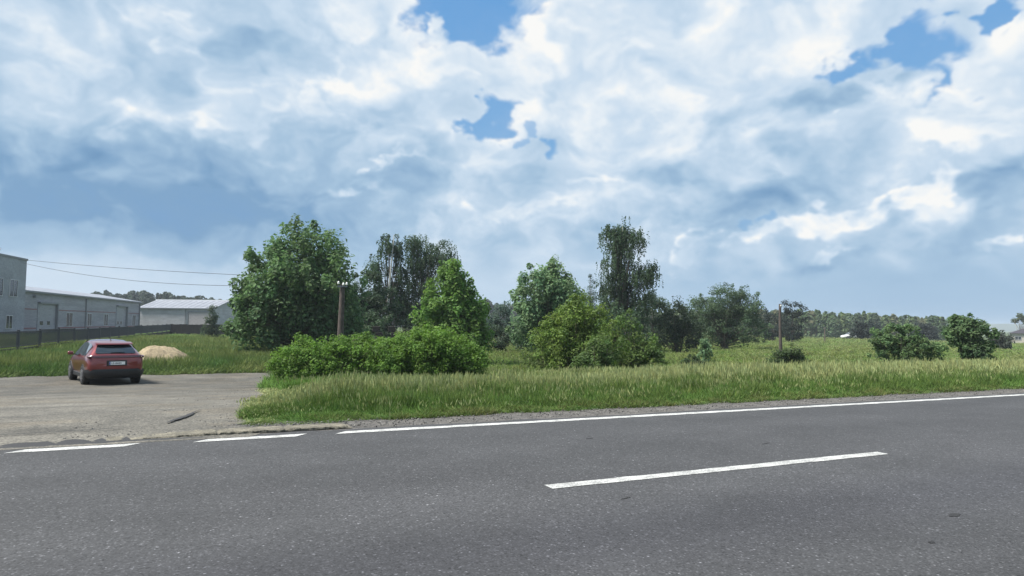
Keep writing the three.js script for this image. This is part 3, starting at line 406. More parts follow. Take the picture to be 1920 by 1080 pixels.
plant({ name: 'shrub', label: 'dark undergrowth bush beneath the birches, left of the bright maple', category: 'shrub', seed: 131, stems: 3, x: 16.2, z: -52.5, trunkH: 2.2, trunkR: 0.06, leaves: 6000, clumps: 100, rc: 0.5, size: 0.2, col: GREEN.dark, hollow: 0.4, lobes: [[-2.6, 1.8, 0, 1.3, 1.5, 1.2], [1.6, 1.8, -1, 1.6, 1.6, 1.2], [3.6, 1.7, -1, 1.5, 1.6, 1.2]] });
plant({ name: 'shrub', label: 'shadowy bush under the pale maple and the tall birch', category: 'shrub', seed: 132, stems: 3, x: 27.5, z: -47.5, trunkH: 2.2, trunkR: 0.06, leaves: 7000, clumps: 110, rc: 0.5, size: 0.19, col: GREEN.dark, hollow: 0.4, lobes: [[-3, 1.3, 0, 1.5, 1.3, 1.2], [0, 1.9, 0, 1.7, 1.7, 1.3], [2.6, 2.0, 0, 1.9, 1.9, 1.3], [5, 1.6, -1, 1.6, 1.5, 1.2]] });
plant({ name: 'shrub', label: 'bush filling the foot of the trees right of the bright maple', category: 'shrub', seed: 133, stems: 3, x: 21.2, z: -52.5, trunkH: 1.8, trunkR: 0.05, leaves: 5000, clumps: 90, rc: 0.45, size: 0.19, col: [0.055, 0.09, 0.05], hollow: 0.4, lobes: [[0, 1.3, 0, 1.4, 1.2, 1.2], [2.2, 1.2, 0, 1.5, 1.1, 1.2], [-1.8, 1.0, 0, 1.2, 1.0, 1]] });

// far woods: read as one mass
function wood(name, label, spots, seed, cols) {
  const r = mulberry(seed), gb = new GB(60000);
  for (const [x, z, h, w] of spots) {
    const y0 = H(x, -z), c = cols[(r() * cols.length) | 0], conifer = r() < 0.3, base = tint(c, r, 0.2);
    for (let i = 0; i < 170; i++) {
      const t = r(), a = r() * 6.283, rad = w * (conifer ? 1.05 - t : Math.sqrt(Math.max(0.03, 1 - ((t - 0.45) / 0.56) ** 2))) * (0.5 + 0.5 * Math.sqrt(r())), e = [Math.cos(a), t - 0.4, Math.sin(a)];
      leaf(gb, x + e[0] * rad, y0 + h * (0.03 + 0.95 * t), z + e[2] * rad, ...unit(r, e, 0.7, 0.5), h * 0.13 * (0.6 + 0.7 * r()), r, tint(base, r, 0.18), 0.8);
    }
  }
  return tag(mesh(name, gb.build(), leafMat), label, 'woodland', null, 'stuff');
}
{
  const r = mulberry(140), left = [], right = [], dir = (az, d) => [Math.sin((az + 25.4) * RAD) * d, -Math.cos((az + 25.4) * RAD) * d];
  for (let az = -40; az < 8; az += 0.38) for (const d of [350, 372, 396]) { const [x, z] = dir(az + (r() - 0.5) * 0.5, d + (r() - 0.5) * 14), h = (13.6 + 1.8 * N2(az * 0.35, 1) + 1.8 * (r() - 0.5)) * (az < -31 ? 0.9 : 1) * (1 + (d - 350) / 600); left.push([x, z, h, 2.4 + 1.4 * r()]); }
  for (let az = 8; az < 33.2; az += 0.36) for (const d of [262, 276, 292]) { const [x, z] = dir(az + (r() - 0.5) * 0.5, d + (r() - 0.5) * 10), h = (8.2 + 0.8 * N2(az * 0.5, 9) - 2.3 * sm(22, 33, az) + 1.3 * (r() - 0.5)) + 1.7 * sm(120, 205, x); right.push([x, z, h, 1.7 + 1.1 * r()]); }
  wood('forest', 'dark band of distant forest behind the grey halls', left, 141, [[0.05, 0.075, 0.05], [0.045, 0.07, 0.045], [0.06, 0.085, 0.05]]);
  wood('forest', 'mixed distant wood across the far side of the field', right, 142, [[0.105, 0.17, 0.075], [0.14, 0.2, 0.08], [0.075, 0.12, 0.06], [0.15, 0.165, 0.085]]);
}
// far ridge on the horizon
{
  const r = mulberry(150), us = range(-60, 80, 0.5), g = sheet(us, [0, 1, 2], (az, k) => { const d = 2300 + k * 120, a = (az + 25.4) * RAD, hh = k === 0 ? -6 : (17 + 4 * N2(az * 0.12, 3) + 1.5 * N2(az * 1.9, 5)) * (k === 1 ? 1 : 0.9); return [Math.sin(a) * d, hh, -Math.cos(a) * d]; }, null, 1 / 60);
  tag(mesh('hills', g, std([0.05, 0.075, 0.05], 1)), null, null, null, 'structure');
}

// ───────────────────────── grass ─────────────────────────
// tufts: blades of unit height that bend outwards; stalks carry seed heads
function tuft(blades, seed, w, spread, lean) {
  const r = mulberry(seed), gb = new GB(blades * 4);
  for (let i = 0; i < blades; i++) {
    const a = r() * 6.283, d = spread * Math.sqrt(r()), x = Math.cos(a) * d, z = Math.sin(a) * d, h = 0.55 + 0.45 * r(), b = r() * 6.283, l = lean * (0.3 + r()), dx = Math.cos(b) * l, dz = Math.sin(b) * l, c = r() * 6.283, wx = Math.cos(c) * w * 0.5, wz = Math.sin(c) * w * 0.5;
    const k = 0.85 + 0.3 * r(), col = [k * (0.95 + 0.15 * r()), k, k * 0.9], m = [x + dx * 0.35, h * 0.6, z + dz * 0.35];
    const A = [x - wx, 0, z - wz], B = [x + wx, 0, z + wz], C = [m[0] + wx * 0.8, m[1], m[2] + wz * 0.8], D = [m[0] - wx * 0.8, m[1], m[2] - wz * 0.8], T = [x + dx, h, z + dz];
    gb.tri(A, B, C, col); gb.tri(A, C, D, col); gb.tri(D, C, T, col);
  }
  return gb.build();
}
function stalks(n, seed, spread, w, head) {
  const r = mulberry(seed), gb = new GB(n * 6);
  for (let i = 0; i < n; i++) {
    const a = r() * 6.283, d = spread * Math.sqrt(r()), x = Math.cos(a) * d, z = Math.sin(a) * d, h = 0.72 + 0.28 * r(), b = r() * 6.283, l = 0.18 * r(), tx = x + Math.cos(b) * l, tz = z + Math.sin(b) * l, c = r() * 6.283, wx = Math.cos(c) * w, wz = Math.sin(c) * w, k = 0.85 + 0.3 * r(), col = [k, k, k], hs = 1 - head * (0.8 + 0.4 * r());
    const q = (t) => [lerp(x, tx, t * t), h * t, lerp(z, tz, t * t)], S = q(hs), M = q((1 + hs) / 2), T = q(1), f = 2.6;
    gb.tri([x - wx, 0, z - wz], [x + wx, 0, z + wz], S, col);
    for (const [ux, uz] of [[wx * f, wz * f], [-wz * f, wx * f]]) { gb.tri(S, [M[0] + ux, M[1], M[2] + uz], T, col); gb.tri(S, T, [M[0] - ux, M[1], M[2] - uz], col); }
  }
  return gb.build();
}
const bladeMat = new THREE.MeshPhysicalMaterial({ vertexColors: true, transmission: 0.3, thickness: 0, roughness: 0.9, specularIntensity: 0.35, side: THREE.DoubleSide });
function scatter(name, label, geo, list) {
  const o = new THREE.InstancedMesh(geo, bladeMat, list.length), m = new THREE.Matrix4(), q = new THREE.Quaternion(), Y = new THREE.Vector3(0, 1, 0), c = new THREE.Color();
  list.forEach(([x, y, z, w, h, rot, col], i) => { o.setMatrixAt(i, m.compose(new THREE.Vector3(x, y, z), q.setFromAxisAngle(Y, rot), new THREE.Vector3(w, h, w))); o.setColorAt(i, c.setRGB(...col)); });
  o.name = numbered(name); o.castShadow = o.receiveShadow = true; tag(o, label, 'grass', null, 'stuff'); scene.add(o);
}
{
  const r = mulberry(200), verge = [], tall = [], heads = [], field = [], fieldHeads = [], back = [];
  const mix = (a, b, t) => a.map((v, i) => lerp(v, b[i], clamp(t)));
  const fresh = [0.105, 0.205, 0.042], olive = [0.165, 0.21, 0.065], dry = [0.25, 0.25, 0.11], straw = [0.40, 0.43, 0.21], brown = [0.17, 0.13, 0.07];
  const spotFree = (u, p) => !(inLot(u, p));
  // verge along the shoulder: short and dense
  for (let i = 0; i < 52000; i++) {
    const p = 9.95 + 3.4 * r() ** 1.15, u = lotRight(p) + (60 - lotRight(p)) * r() ** 1.9, edge = 9.95 + 0.15 * N2(u * 0.7, 40) + 0.08 * N2(u * 2.2, 44);
    if (p < edge || !spotFree(u, p)) continue;
    const t = sm(edge, edge + 1.1, p), n = fbm(u * 0.35, p * 0.6, 3), n2 = fbm(u * 1.3 + 8, p * 1.6, 3), ease = 0.35 + 0.65 * sm(0, 1.6, u - lotRight(p)), h = ease * (0.07 + 0.2 * t) * (0.6 + 0.8 * r()) * Math.max(0.4, 1 + 0.9 * n + 0.8 * n2), far = 1 + 0.02 * u;
    verge.push([u, H(u, p) - 0.02, -p, 0.24 * far * (0.8 + 0.5 * r()), h, r() * 6.3, tint(mix(mix(fresh, olive, 0.2 + 0.9 * n + 0.9 * n2), p < edge + 0.3 && r() < 0.5 ? brown : fresh, 0.4).map((v) => v * 0.88), r, 0.32)]);
    if (r() < 0.03 * t + 0.08 * n2) heads.push([u, H(u, p) - 0.02, -p, 0.5 * far, ease * (0.26 + 0.12 * t) * (0.7 + 0.5 * r()), r() * 6.3, tint(mix(straw, olive, 0.3 + 0.5 * r()), r, 0.18)]);
  }
  // tall grass behind it, straw coloured stalks over green blades
  for (let i = 0; i < 60000; i++) {
    const p = 11 + 9.5 * r() ** 1.05, u = lotRight(p) - 0.05 + (70 - lotRight(p)) * r() ** 1.8; if (!spotFree(u, p)) continue;
    const n = fbm(u * 0.22 + 7, p * 0.35, 3), n2 = fbm(u * 0.6, p * 0.6 + 50, 3), t = sm(11, 12.8, p), far = 1 + 0.02 * Math.hypot(u, p);
    const ease = (0.4 + 0.6 * sm(0, 1.4, u - lotRight(p))) * (1 - 0.3 * (1 - sm(8.5, 11, u)) * sm(11.5, 14, p)), h = ease * (0.25 + 0.06 * t) * (1 - 0.3 * sm(14, 17, p)) * (0.6 + 0.7 * r()) * Math.max(0.4, 1 + 0.7 * n + 0.6 * n2), y = H(u, p) - 0.02;
    tall.push([u, y, -p, 0.26 * far, h, r() * 6.3, tint(mix(mix(fresh, olive, 0.4 + 1.2 * n2), dry, Math.max(0, n * 0.9)), r, 0.32)]);
    if (r() < (0.5 + 0.9 * n2) * sm(11.3, 12.6, p)) heads.push([u + 0.1 * (r() - 0.5), y, -p, 0.55 * far, ease * (0.40 + 0.08 * t) * (1 - 0.2 * sm(14, 17, p)) * (0.5 + 0.95 * r() ** 2 + 0.5 * n), r() * 6.3, tint(mix(straw, olive, 0.55 * r()), r, 0.2)]);
  }
  // the field: thinner with distance, in patches
  for (let i = 0; i < 150000; i++) {
    const d = 18 + 175 * r() ** 2.1, az = (-16 + 86 * r()) * RAD, u = Math.sin(az) * d, p = Math.cos(az) * d;
    if (p < 15 || !spotFree(u, p) || (p < 37 && u < 2.4)) continue;
    const n = fbm(u * 0.07, p * 0.12, 4), n2 = fbm(u * 0.25 + 20, p * 0.4, 3), far = d / 18, left = 1 - sm(2, 9, u - p * 0.06);
    const c = mix(mix(fresh, olive, 0.3 + 0.9 * n - 0.3 * left), n2 > 0.25 ? brown : dry, Math.max(0, n2 * 0.8 - 0.4 * left));
    field.push([u, H(u, p) - 0.04, -p, 0.42 * far ** 0.62, (0.36 + 0.22 * n2 + 0.2 * n) * (0.5 + 0.8 * r()) * (1 - 0.45 * sm(40, 120, d)), r() * 6.3, tint(c.map((v) => v * 1.12), r, 0.22)]);
    if (r() < 0.12 * (1 - left) + 0.4 * n2) fieldHeads.push([u, H(u, p) - 0.04, -p, 0.7 * far ** 0.62, (0.42 + 0.15 * n2) * (0.7 + 0.5 * r()), r() * 6.3, tint(mix(straw, olive, 0.35 + 0.5 * r()), r, 0.15)]);
  }
  // behind the yard, up to the fence
  for (let i = 0; i < 46000; i++) {
    const p = 34.2 + 60 * r() ** 1.7, u = -26 + (10 + p * 0.14 + 26) * r(); if (!spotFree(u, p)) continue;
    const n = fbm(u * 0.15, p * 0.15 + 9, 3), far = p / 36, low = sm(34.3, 36.5, p);
    back.push([u, H(u, p) - 0.03, -p, 0.6 * far ** 0.5, (0.16 + 0.46 * low) * (0.7 + 0.6 * r()) * (1 + 0.5 * n), r() * 6.3, tint(mix(mix([0.065, 0.135, 0.03], olive, 0.3 + n), dry, 0.1 + n * 0.3), r, 0.18)]);
  }
  scatter('verge_grass', 'short fresh green grass along the gravel shoulder', tuft(17, 201, 0.036, 0.45, 0.35), verge);
  scatter('tall_grass', 'taller roadside grass behind the short verge', tuft(16, 202, 0.032, 0.55, 0.36), tall);
  scatter('seed_head_grass', 'pale straw coloured seed stalks standing over the roadside grass', stalks(7, 203, 0.45, 0.006, 0.26), heads);
  scatter('meadow_grass', 'patchy green and olive meadow grass covering the field', tuft(12, 204, 0.065, 0.55, 0.45), field);
  scatter('seed_head_grass', 'thin scattering of pale seed stalks over the open meadow', stalks(5, 205, 0.4, 0.010, 0.26), fieldHeads);
  scatter('rough_grass', 'rough green grass between the yard and the railing fence', tuft(12, 206, 0.06, 0.55, 0.45), back);
}

// ───────────────────────── buildings and fence ─────────────────────────
const wallTex = grainTexture(512, 91, [0.80, 0.80, 0.82], 0.05, 0.07, 0.004, -0.3);
const sideMat = std([0.43, 0.43, 0.47], 0.75, { map: wallTex }), officeMat = std([0.42, 0.44, 0.48], 0.8, { map: wallTex }), roofMat = std([0.45, 0.47, 0.5], 0.5, { map: wallTex, metalness: 0.25 }), redMat = std([0.20, 0.085, 0.10], 0.7), darkMat = std([0.05, 0.055, 0.06], 0.6), trimMat = std([0.16, 0.17, 0.19], 0.6), doorMat = std([0.44, 0.45, 0.48], 0.65, { map: wallTex });
const paneMat = new THREE.MeshPhysicalMaterial({ color: new THREE.Color(0.03, 0.035, 0.045), roughness: 0.08, specularIntensity: 1 });
const frameMat = std([0.5, 0.5, 0.52], 0.6);
function windowPart(parent, s, y, z, w, h, panes = 2) {   // a window in a wall that faces +z
  const f = mesh('window', mergeGeometries([box(w, 0.09, 0.12, s, y + h / 2, z), box(w, 0.09, 0.16, s, y - h / 2, z), box(0.09, h, 0.12, s - w / 2, y, z), box(0.09, h, 0.12, s + w / 2, y, z), ...Array.from({ length: panes - 1 }, (_, k) => box(0.07, h, 0.1, s - w / 2 + (w * (k + 1)) / panes, y, z))]), frameMat, parent);
  for (let k = 0; k < panes; k++) mesh('pane', box(w / panes - 0.08, h - 0.1, 0.03, s - w / 2 + (w * (k + 0.5)) / panes, y, z - 0.015), paneMat, f);
  return f;
}
// local axes of a hall: x along the wall, y up from the ground, z out of the wall; roof ridge at depth/2
function gable(L, D, eave, rise, over = 0.35) {
  const t = 0.14, sl = Math.hypot(D / 2 + over, rise + over * rise / (D / 2)), a = Math.atan2(rise, D / 2), mk = (s) => new THREE.BoxGeometry(L + 0.7, t, sl).rotateX(s * a).translate(L / 2, eave + rise / 2 - over * 0.5 * Math.tan(a) + t * 0.6, s > 0 ? -D / 4 + over / 2 : -D * 0.75 - over / 2);
  return mergeGeometries([mk(1), mk(-1)]);
}
function gableWall(L, D, eave, rise) {
  const s = new THREE.Shape([new THREE.Vector2(0, 0), new THREE.Vector2(0, eave), new THREE.Vector2(-D / 2, eave + rise), new THREE.Vector2(-D, eave), new THREE.Vector2(-D, 0)]);
  return new THREE.ExtrudeGeometry(s, { depth: L, bevelEnabled: false }).rotateY(Math.PI / 2).applyMatrix4(new THREE.Matrix4().makeScale(1, 1, -1)).translate(0, 0, 0);
}
{
  // the long hall runs away from the road; its wall faces the yard side
  const d = [0.19731, -0.98034], y0 = -1.1, turn = Math.atan2(-d[1], d[0]);
  const L = 67.5, hall = thing('industrial_hall', 'long pale grey industrial hall with red stripes and two big doors', 'building', [-22.75, y0, -125.38], turn);
  // the shape is drawn with z into the building, so mirror its winding by building from a box and a prism
  const walls = mergeGeometries([box(L, 6.75, 0.3, L / 2, 3.375, -0.15), box(L, 6.75, 0.3, L / 2, 3.375, -17.85), box(0.3, 6.75, 17.4, 0.15, 3.375, -9), box(0.3, 6.75, 17.4, L - 0.15, 3.375, -9)]);
  mesh('wall', walls, sideMat, hall);
  const rf = mesh('roof', gable(L, 18, 6.75, 1.5), roofMat, hall);
  for (const s of [0, L]) { const g = new THREE.BufferGeometry(); g.setAttribute('position', new THREE.Float32BufferAttribute([s ? s - 0.05 : 0.05, 6.7, -0.1, s ? s - 0.05 : 0.05, 6.7, -17.9, s ? s - 0.05 : 0.05, 8.2, -9], 3)); g.computeVertexNormals(); mesh('gable', g, sideMat, hall); }
  mesh('gutter', box(L + 0.6, 0.16, 0.16, L / 2, 6.62, 0.42), trimMat, hall);
  const stripe = (a, b, y, h) => box(b - a, h, 0.04, (a + b) / 2, y, 0.022);
  mesh('red_stripe', mergeGeometries([stripe(1.2, 8.2, 3.95, 0.16), stripe(16.4, 49, 3.95, 0.16), stripe(57, L, 3.95, 0.16)]), redMat, hall);
  mesh('red_stripe', mergeGeometries([stripe(1.2, 8.2, 0.92, 0.22), stripe(16.4, 49, 0.92, 0.22), stripe(57, L, 0.92, 0.22)]), redMat, hall);
  for (const [a, b, c, top] of [[8.5, 14.8, 16.2, 4.9], [49.3, 54.4, 56.8, 5.3]]) {
    const w = b - a, dr = mesh('door', mergeGeometries(range(0, 4, 1).map((k) => box(w, top / 5 - 0.03, 0.08, (a + b) / 2, (k + 0.5) * (top / 5), 0.05))), doorMat, hall);
    mesh('door_frame', mergeGeometries([box(c - a, 0.28, 0.5, (a + c) / 2, top + 0.14, 0.2), box(0.3, top, 0.4, c - 0.15, top / 2, 0.2)]), trimMat, hall);
    for (const k of [0.16, 0.62]) mesh('door_window', rbox(1.25, 0.62, 0.06, 0.03, a + w * k + 0.5, 1.75, 0.08), paneMat, dr);
  }
  for (const [a, b] of [[0.6, 3.5], [20.6, 23.8], [31.4, 33.9], [41.2, 43.9], [61.4, 64.4]]) windowPart(hall, (a + b) / 2, 2.35, 0.04, b - a - 0.2, 2.4, 2);
  mesh('downpipe', new THREE.CylinderGeometry(0.11, 0.11, 6.4, 8).translate(30.3, 3.2, 0.16), trimMat, hall);
  mesh('downpipe', new THREE.CylinderGeometry(0.13, 0.13, 6.4, 8).translate(67.2, 3.2, 0.16), trimMat, hall);
  mesh('wall_lamp', mergeGeometries([box(0.55, 0.4, 0.35, 6.8, 6.0, 0.25), box(0.12, 0.12, 0.2, 6.8, 6.1, 0.1)]), trimMat, hall);
  // the taller office block at its near end
  const off = thing('office_block', 'taller grey office block with flat roof at the left edge', 'building', [-22.75, y0, -125.38], turn);
  mesh('wall', box(22, 11.2, 15.4, -9.8, 5.6, -6.7), officeMat, off);
  mesh('parapet', mergeGeometries([box(22.4, 0.3, 0.4, -9.8, 11.35, 0.9), box(0.4, 0.3, 15.6, 1.1, 11.35, -6.7), box(22.4, 0.3, 0.4, -9.8, 11.35, -14.3), box(0.4, 0.3, 15.6, -20.7, 11.35, -6.7)]), trimMat, off);
  for (const s of [-2.9, -7.5, -12.1, -16.7]) { windowPart(off, s, 6.85, 1.03, 2.5, 2.45, 2); windowPart(off, s - 0.9, 1.9, 1.03, 2.0, 1.9, 2); }
  mesh('roof_unit', mergeGeometries([rbox(0.7, 1.3, 0.7, 0.05, -2.4, 11.9, -1.6), box(0.9, 0.12, 0.9, -2.4, 12.6, -1.6), box(0.08, 0.9, 0.08, -2.4, 13.0, -1.6)]), std([0.6, 0.61, 0.63], 0.6), off);
  // the lower hall beyond, long side to the road
  const A = [-9.77, -199.47], B = [7.02, -189.29], dx = B[0] - A[0], dz = B[1] - A[1], L2 = Math.hypot(dx, dz), h2 = thing('storage_hall', 'lower white storage hall with ribbed roof and wide pink white door', 'building', [A[0], y0, A[1]], Math.atan2(-dz, dx));
  const w2 = std([0.56, 0.56, 0.58], 0.75, { map: wallTex }), D2 = 15, E2 = 5.5, R2 = 2.1;
  mesh('wall', mergeGeometries([box(L2, E2, 0.25, L2 / 2, E2 / 2, -0.13), box(L2, E2, 0.25, L2 / 2, E2 / 2, -D2 + 0.13), box(0.25, E2, D2 - 0.5, 0.13, E2 / 2, -D2 / 2), box(0.25, E2, D2 - 0.5, L2 - 0.13, E2 / 2, -D2 / 2)]), w2, h2);
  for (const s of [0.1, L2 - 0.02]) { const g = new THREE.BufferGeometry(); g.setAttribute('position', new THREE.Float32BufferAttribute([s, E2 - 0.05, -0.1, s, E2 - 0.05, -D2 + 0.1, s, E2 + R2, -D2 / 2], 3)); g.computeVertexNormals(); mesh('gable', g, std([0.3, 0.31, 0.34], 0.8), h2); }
  const r2 = mesh('roof', gable(L2, D2, E2, R2), roofMat, h2), a2 = Math.atan2(R2, D2 / 2), sl = Math.hypot(D2 / 2, R2);
  for (let s = 0.6; s < L2; s += 1.55) mesh('roof_rib', new THREE.BoxGeometry(0.06, 0.05, sl).rotateX(a2).translate(s, E2 + R2 / 2 + 0.185, -D2 / 4), roofMat, r2);
  mesh('ridge_cap', box(L2 + 0.8, 0.22, 0.9, L2 / 2, E2 + R2 + 0.17, -D2 / 2), std([0.8, 0.81, 0.83], 0.4), r2);
  mesh('gutter', box(L2 + 0.6, 0.16, 0.16, L2 / 2, E2 - 0.1, 0.42), trimMat, h2);
  const dr = mesh('door', mergeGeometries(range(0, 4, 1).map((k) => box(6.1, 0.87, 0.08, L2 - 3.4, 0.45 + k * 0.9, 0.05))), std([0.58, 0.53, 0.53], 0.7, { map: wallTex }), h2);
  mesh('door_frame', mergeGeometries([box(6.6, 0.16, 0.2, L2 - 3.4, 4.6, 0.08), box(0.2, 4.5, 0.2, L2 - 6.6, 2.25, 0.08), box(0.2, 4.5, 0.2, L2 - 0.25, 2.25, 0.08)]), trimMat, h2);
  mesh('downpipe', new THREE.CylinderGeometry(0.09, 0.09, 5.2, 8).translate(L2 - 7.3, 2.7, 0.14), trimMat, h2);
  // the cream house on the right
  const hs = thing('farm_house', 'low cream house with dark roof at the right edge of the field', 'house', [248.0, -2.75, -136.4], -Math.atan2(250, 135) + 0.1);
  mesh('wall', box(15, 3.2, 8, 7.5, 1.6, -4), std([0.72, 0.66, 0.54], 0.85, { map: wallTex }), hs);
  const hip = new THREE.BufferGeometry(), P = [[-0.6, 3.15, 0.6], [15.6, 3.15, 0.6], [15.6, 3.15, -8.6], [-0.6, 3.15, -8.6], [3.4, 4.75, -4], [11.6, 4.75, -4]], F = [[0, 1, 5], [0, 5, 4], [1, 2, 5], [2, 3, 4], [2, 4, 5], [3, 0, 4], [0, 2, 1], [0, 3, 2]];
  hip.setAttribute('position', new THREE.Float32BufferAttribute(F.flat().flatMap((i) => P[i]), 3)); hip.computeVertexNormals();
  mesh('roof', hip, std([0.035, 0.03, 0.04], 0.7), hs);
  for (const s of [1.6, 4.2, 7.5, 11]) windowPart(hs, s, 1.6, 0.03, 1.7, 1.1, 2);
}
// railing fence along the yard of the halls, then dark boards
{
  const rail = std([0.06, 0.06, 0.068], 0.7), plinth = std([0.15, 0.14, 0.14], 0.9, { map: gravelTex }), A = [-10.9, -40.5], B = [-1.61, -124.75], L = Math.hypot(B[0] - A[0], B[1] - A[1]), ang = Math.atan2(-(B[1] - A[1]), B[0] - A[0]), n = 19;
  const f = thing('railing_fence', 'dark metal railing fence on a low plinth before the grey halls', 'fence', [A[0], 0, A[1]], ang), y = (s) => H(A[0] + ((B[0] - A[0]) * s) / L, -(A[1] + ((B[1] - A[1]) * s) / L)), dirx = (B[0] - A[0]) / L;
  for (let k = 0; k <= n; k++) { const s = (k / n) * L, g = y(s); mesh('post', rbox(0.14, 1.75, 0.14, 0.015, s, g + 0.85, 0), rail, f); }
  for (let k = 0; k < n; k++) {
    const s0 = (k / n) * L + 0.08, s1 = ((k + 1) / n) * L - 0.08, w = s1 - s0, m = (s0 + s1) / 2, g = y(m), bars = [];
    mesh('plinth', box(w, 0.62, 0.16, m, g + 0.24, 0), plinth, f);
    mesh('rail', mergeGeometries([box(w, 0.06, 0.06, m, g + 1.6, 0), box(w, 0.05, 0.05, m, g + 0.68, 0)]), rail, f);
    for (let s = s0 + 0.12; s < s1; s += 0.17) bars.push(box(0.03, 0.95, 0.03, s, g + 1.14, 0));
    tag(mesh('bars', mergeGeometries(bars), rail, f), null, null, null, 'stuff');
  }
  const C = [9.9, -119.2], L2 = Math.hypot(C[0] - B[0], C[1] - B[1]), bf = thing('board_fence', 'dark close boarded fence before the white storage hall', 'fence', [B[0], H(B[0], -B[1]), B[1]], Math.atan2(-(C[1] - B[1]), C[0] - B[0])), r = mulberry(301), bm = [0, 1, 2].map((k) => std([0.07 + 0.012 * k, 0.075 + 0.012 * k, 0.09 + 0.01 * k], 0.85, { map: barkTex }));
  const geo = [1.62, 1.66, 1.7].map((h) => box(0.19, h, 0.03, 0, h / 2 + 0.04, 0));
  for (let s = 0.1; s < L2; s += 0.2) { const o = mesh('board', geo[(r() * 3) | 0], bm[(r() * 3) | 0], bf); o.position.set(s, 0, (r() - 0.5) * 0.012); }
  for (let s = 0; s <= L2 + 0.1; s += L2 / 5) mesh('post', box(0.12, 1.75, 0.12, s, 0.87, -0.1), bm[0], bf);
  mesh('rail', mergeGeometries([box(L2, 0.08, 0.05, L2 / 2, 1.4, -0.05), box(L2, 0.08, 0.05, L2 / 2, 0.45, -0.05)]), bm[0], bf);
}
// poles and wires
const poleTex = (() => { const n = tileNoise(256, 64, 95), m = tileNoise(256, 8, 96); return texture(256, (i, j) => { const k = 0.5 + 0.16 * n(i * 1.5, j * 0.12) + 0.07 * m(i, j); return [k, k * 0.93, k * 0.89]; }); })();
const poleMat = std([0.33, 0.31, 0.30], 0.95, { map: poleTex }), ceramic = new THREE.MeshPhysicalMaterial({ color: 0xf2f0ea, roughness: 0.2, clearcoat: 0.6 });
function insulator(parent, x, y, z) { const g = new THREE.LatheGeometry([[0.012, 0], [0.05, 0], [0.055, 0.04], [0.035, 0.055], [0.05, 0.09], [0.03, 0.12], [0, 0.135]].map(([a, b]) => new THREE.Vector2(a, b)), 12).translate(x, y, z); return mesh('insulator', g, ceramic, parent); }
{
  const p = thing('utility_pole', 'thick short brown wooden pole with white insulators behind the hedge', 'pole', [6.59, H(6.59, 32.29) - 0.1, -32.29], -0.2);
  mesh('shaft', limb([[0, 0, 0, 0.17], [0.01, 1.2, 0, 0.16], [0.03, 2.4, 0, 0.14], [0.05, 3.4, 0, 0.125], [0.06, 4.25, 0, 0.11], [0.06, 4.27, 0, 0.02]], 14), poleMat, p);
  mesh('crossarm', mergeGeometries([box(0.46, 0.06, 0.06, 0.06, 4.17, 0.1), box(0.03, 0.16, 0.03, -0.12, 4.24, 0.1), box(0.03, 0.16, 0.03, 0.25, 4.2, 0.1)]), trimMat, p);
  insulator(p, -0.12, 4.28, 0.1); insulator(p, 0.1, 4.22, 0.12); insulator(p, 0.25, 4.24, 0.1).userData.label = 'white insulator at the arm end';
  const q = thing('utility_pole', 'thin weathered pole standing alone in the meadow before the dark trees', 'pole', [45.16, H(45.16, 42.76) - 0.1, -42.76], 0.4);
  mesh('shaft', limb([[0.05, 0, 0, 0.15], [-0.03, 1.4, 0.02, 0.13], [-0.05, 2.8, 0, 0.115], [-0.02, 4.45, 0, 0.1], [-0.02, 4.46, 0, 0.02]], 12), poleMat, q);
  mesh('bracket', box(0.3, 0.05, 0.05, -0.02, 4.2, 0.1), trimMat, q); insulator(q, 0.1, 4.25, 0.1); insulator(q, -0.14, 4.25, 0.1);
  const b = thing('utility_pole', 'wire pole hidden behind the round maple', 'pole', [15.45, H(15.45, 75.7) - 0.1, -75.7], 0.7);
  mesh('shaft', limb([[0, 0, 0, 0.16], [0, 3.5, 0, 0.13], [0, 7.35, 0, 0.1]], 10), poleMat, b); mesh('crossarm', box(1.1, 0.09, 0.09, 0, 7.0, 0.08), trimMat, b);
  const w = (name, label, a, c, sag) => { const pts = []; for (let i = 0; i <= 40; i++) { const t = i / 40; pts.push([lerp(a[0], c[0], t), lerp(a[1], c[1], t) - 4 * sag * t * (1 - t), lerp(a[2], c[2], t), 0.028]); } return tag(mesh(name, limb(pts, 5), std([0.05, 0.05, 0.055], 0.7)), label, 'wire'); };
  w('overhead_wire', 'upper thin wire sagging from the office block towards the round maple', [-21.6, 10.1, -124.3], [15.45, 6.1, -75.7], 0.35);
  w('overhead_wire', 'lower thin wire sagging from the office block towards the round maple', [-21.6, 9.6, -124.3], [15.46, 5.66, -75.7], 1.45);
  const po = thing('fence_post', 'pale wooden post standing in the far meadow left of the white car', 'post', [96, H(96, 81.5) - 0.1, -81.5]);
  mesh('shaft', limb([[0, 0, 0, 0.11], [0.02, 1.4, 0, 0.1], [0.03, 2.6, 0, 0.09], [0.03, 2.62, 0, 0.02]], 8), std([0.55, 0.53, 0.48], 0.9, { map: poleTex }), po);
  mesh('cap', box(0.5, 0.06, 0.06, 0.03, 2.5, 0), std([0.5, 0.48, 0.45], 0.9), po);
}

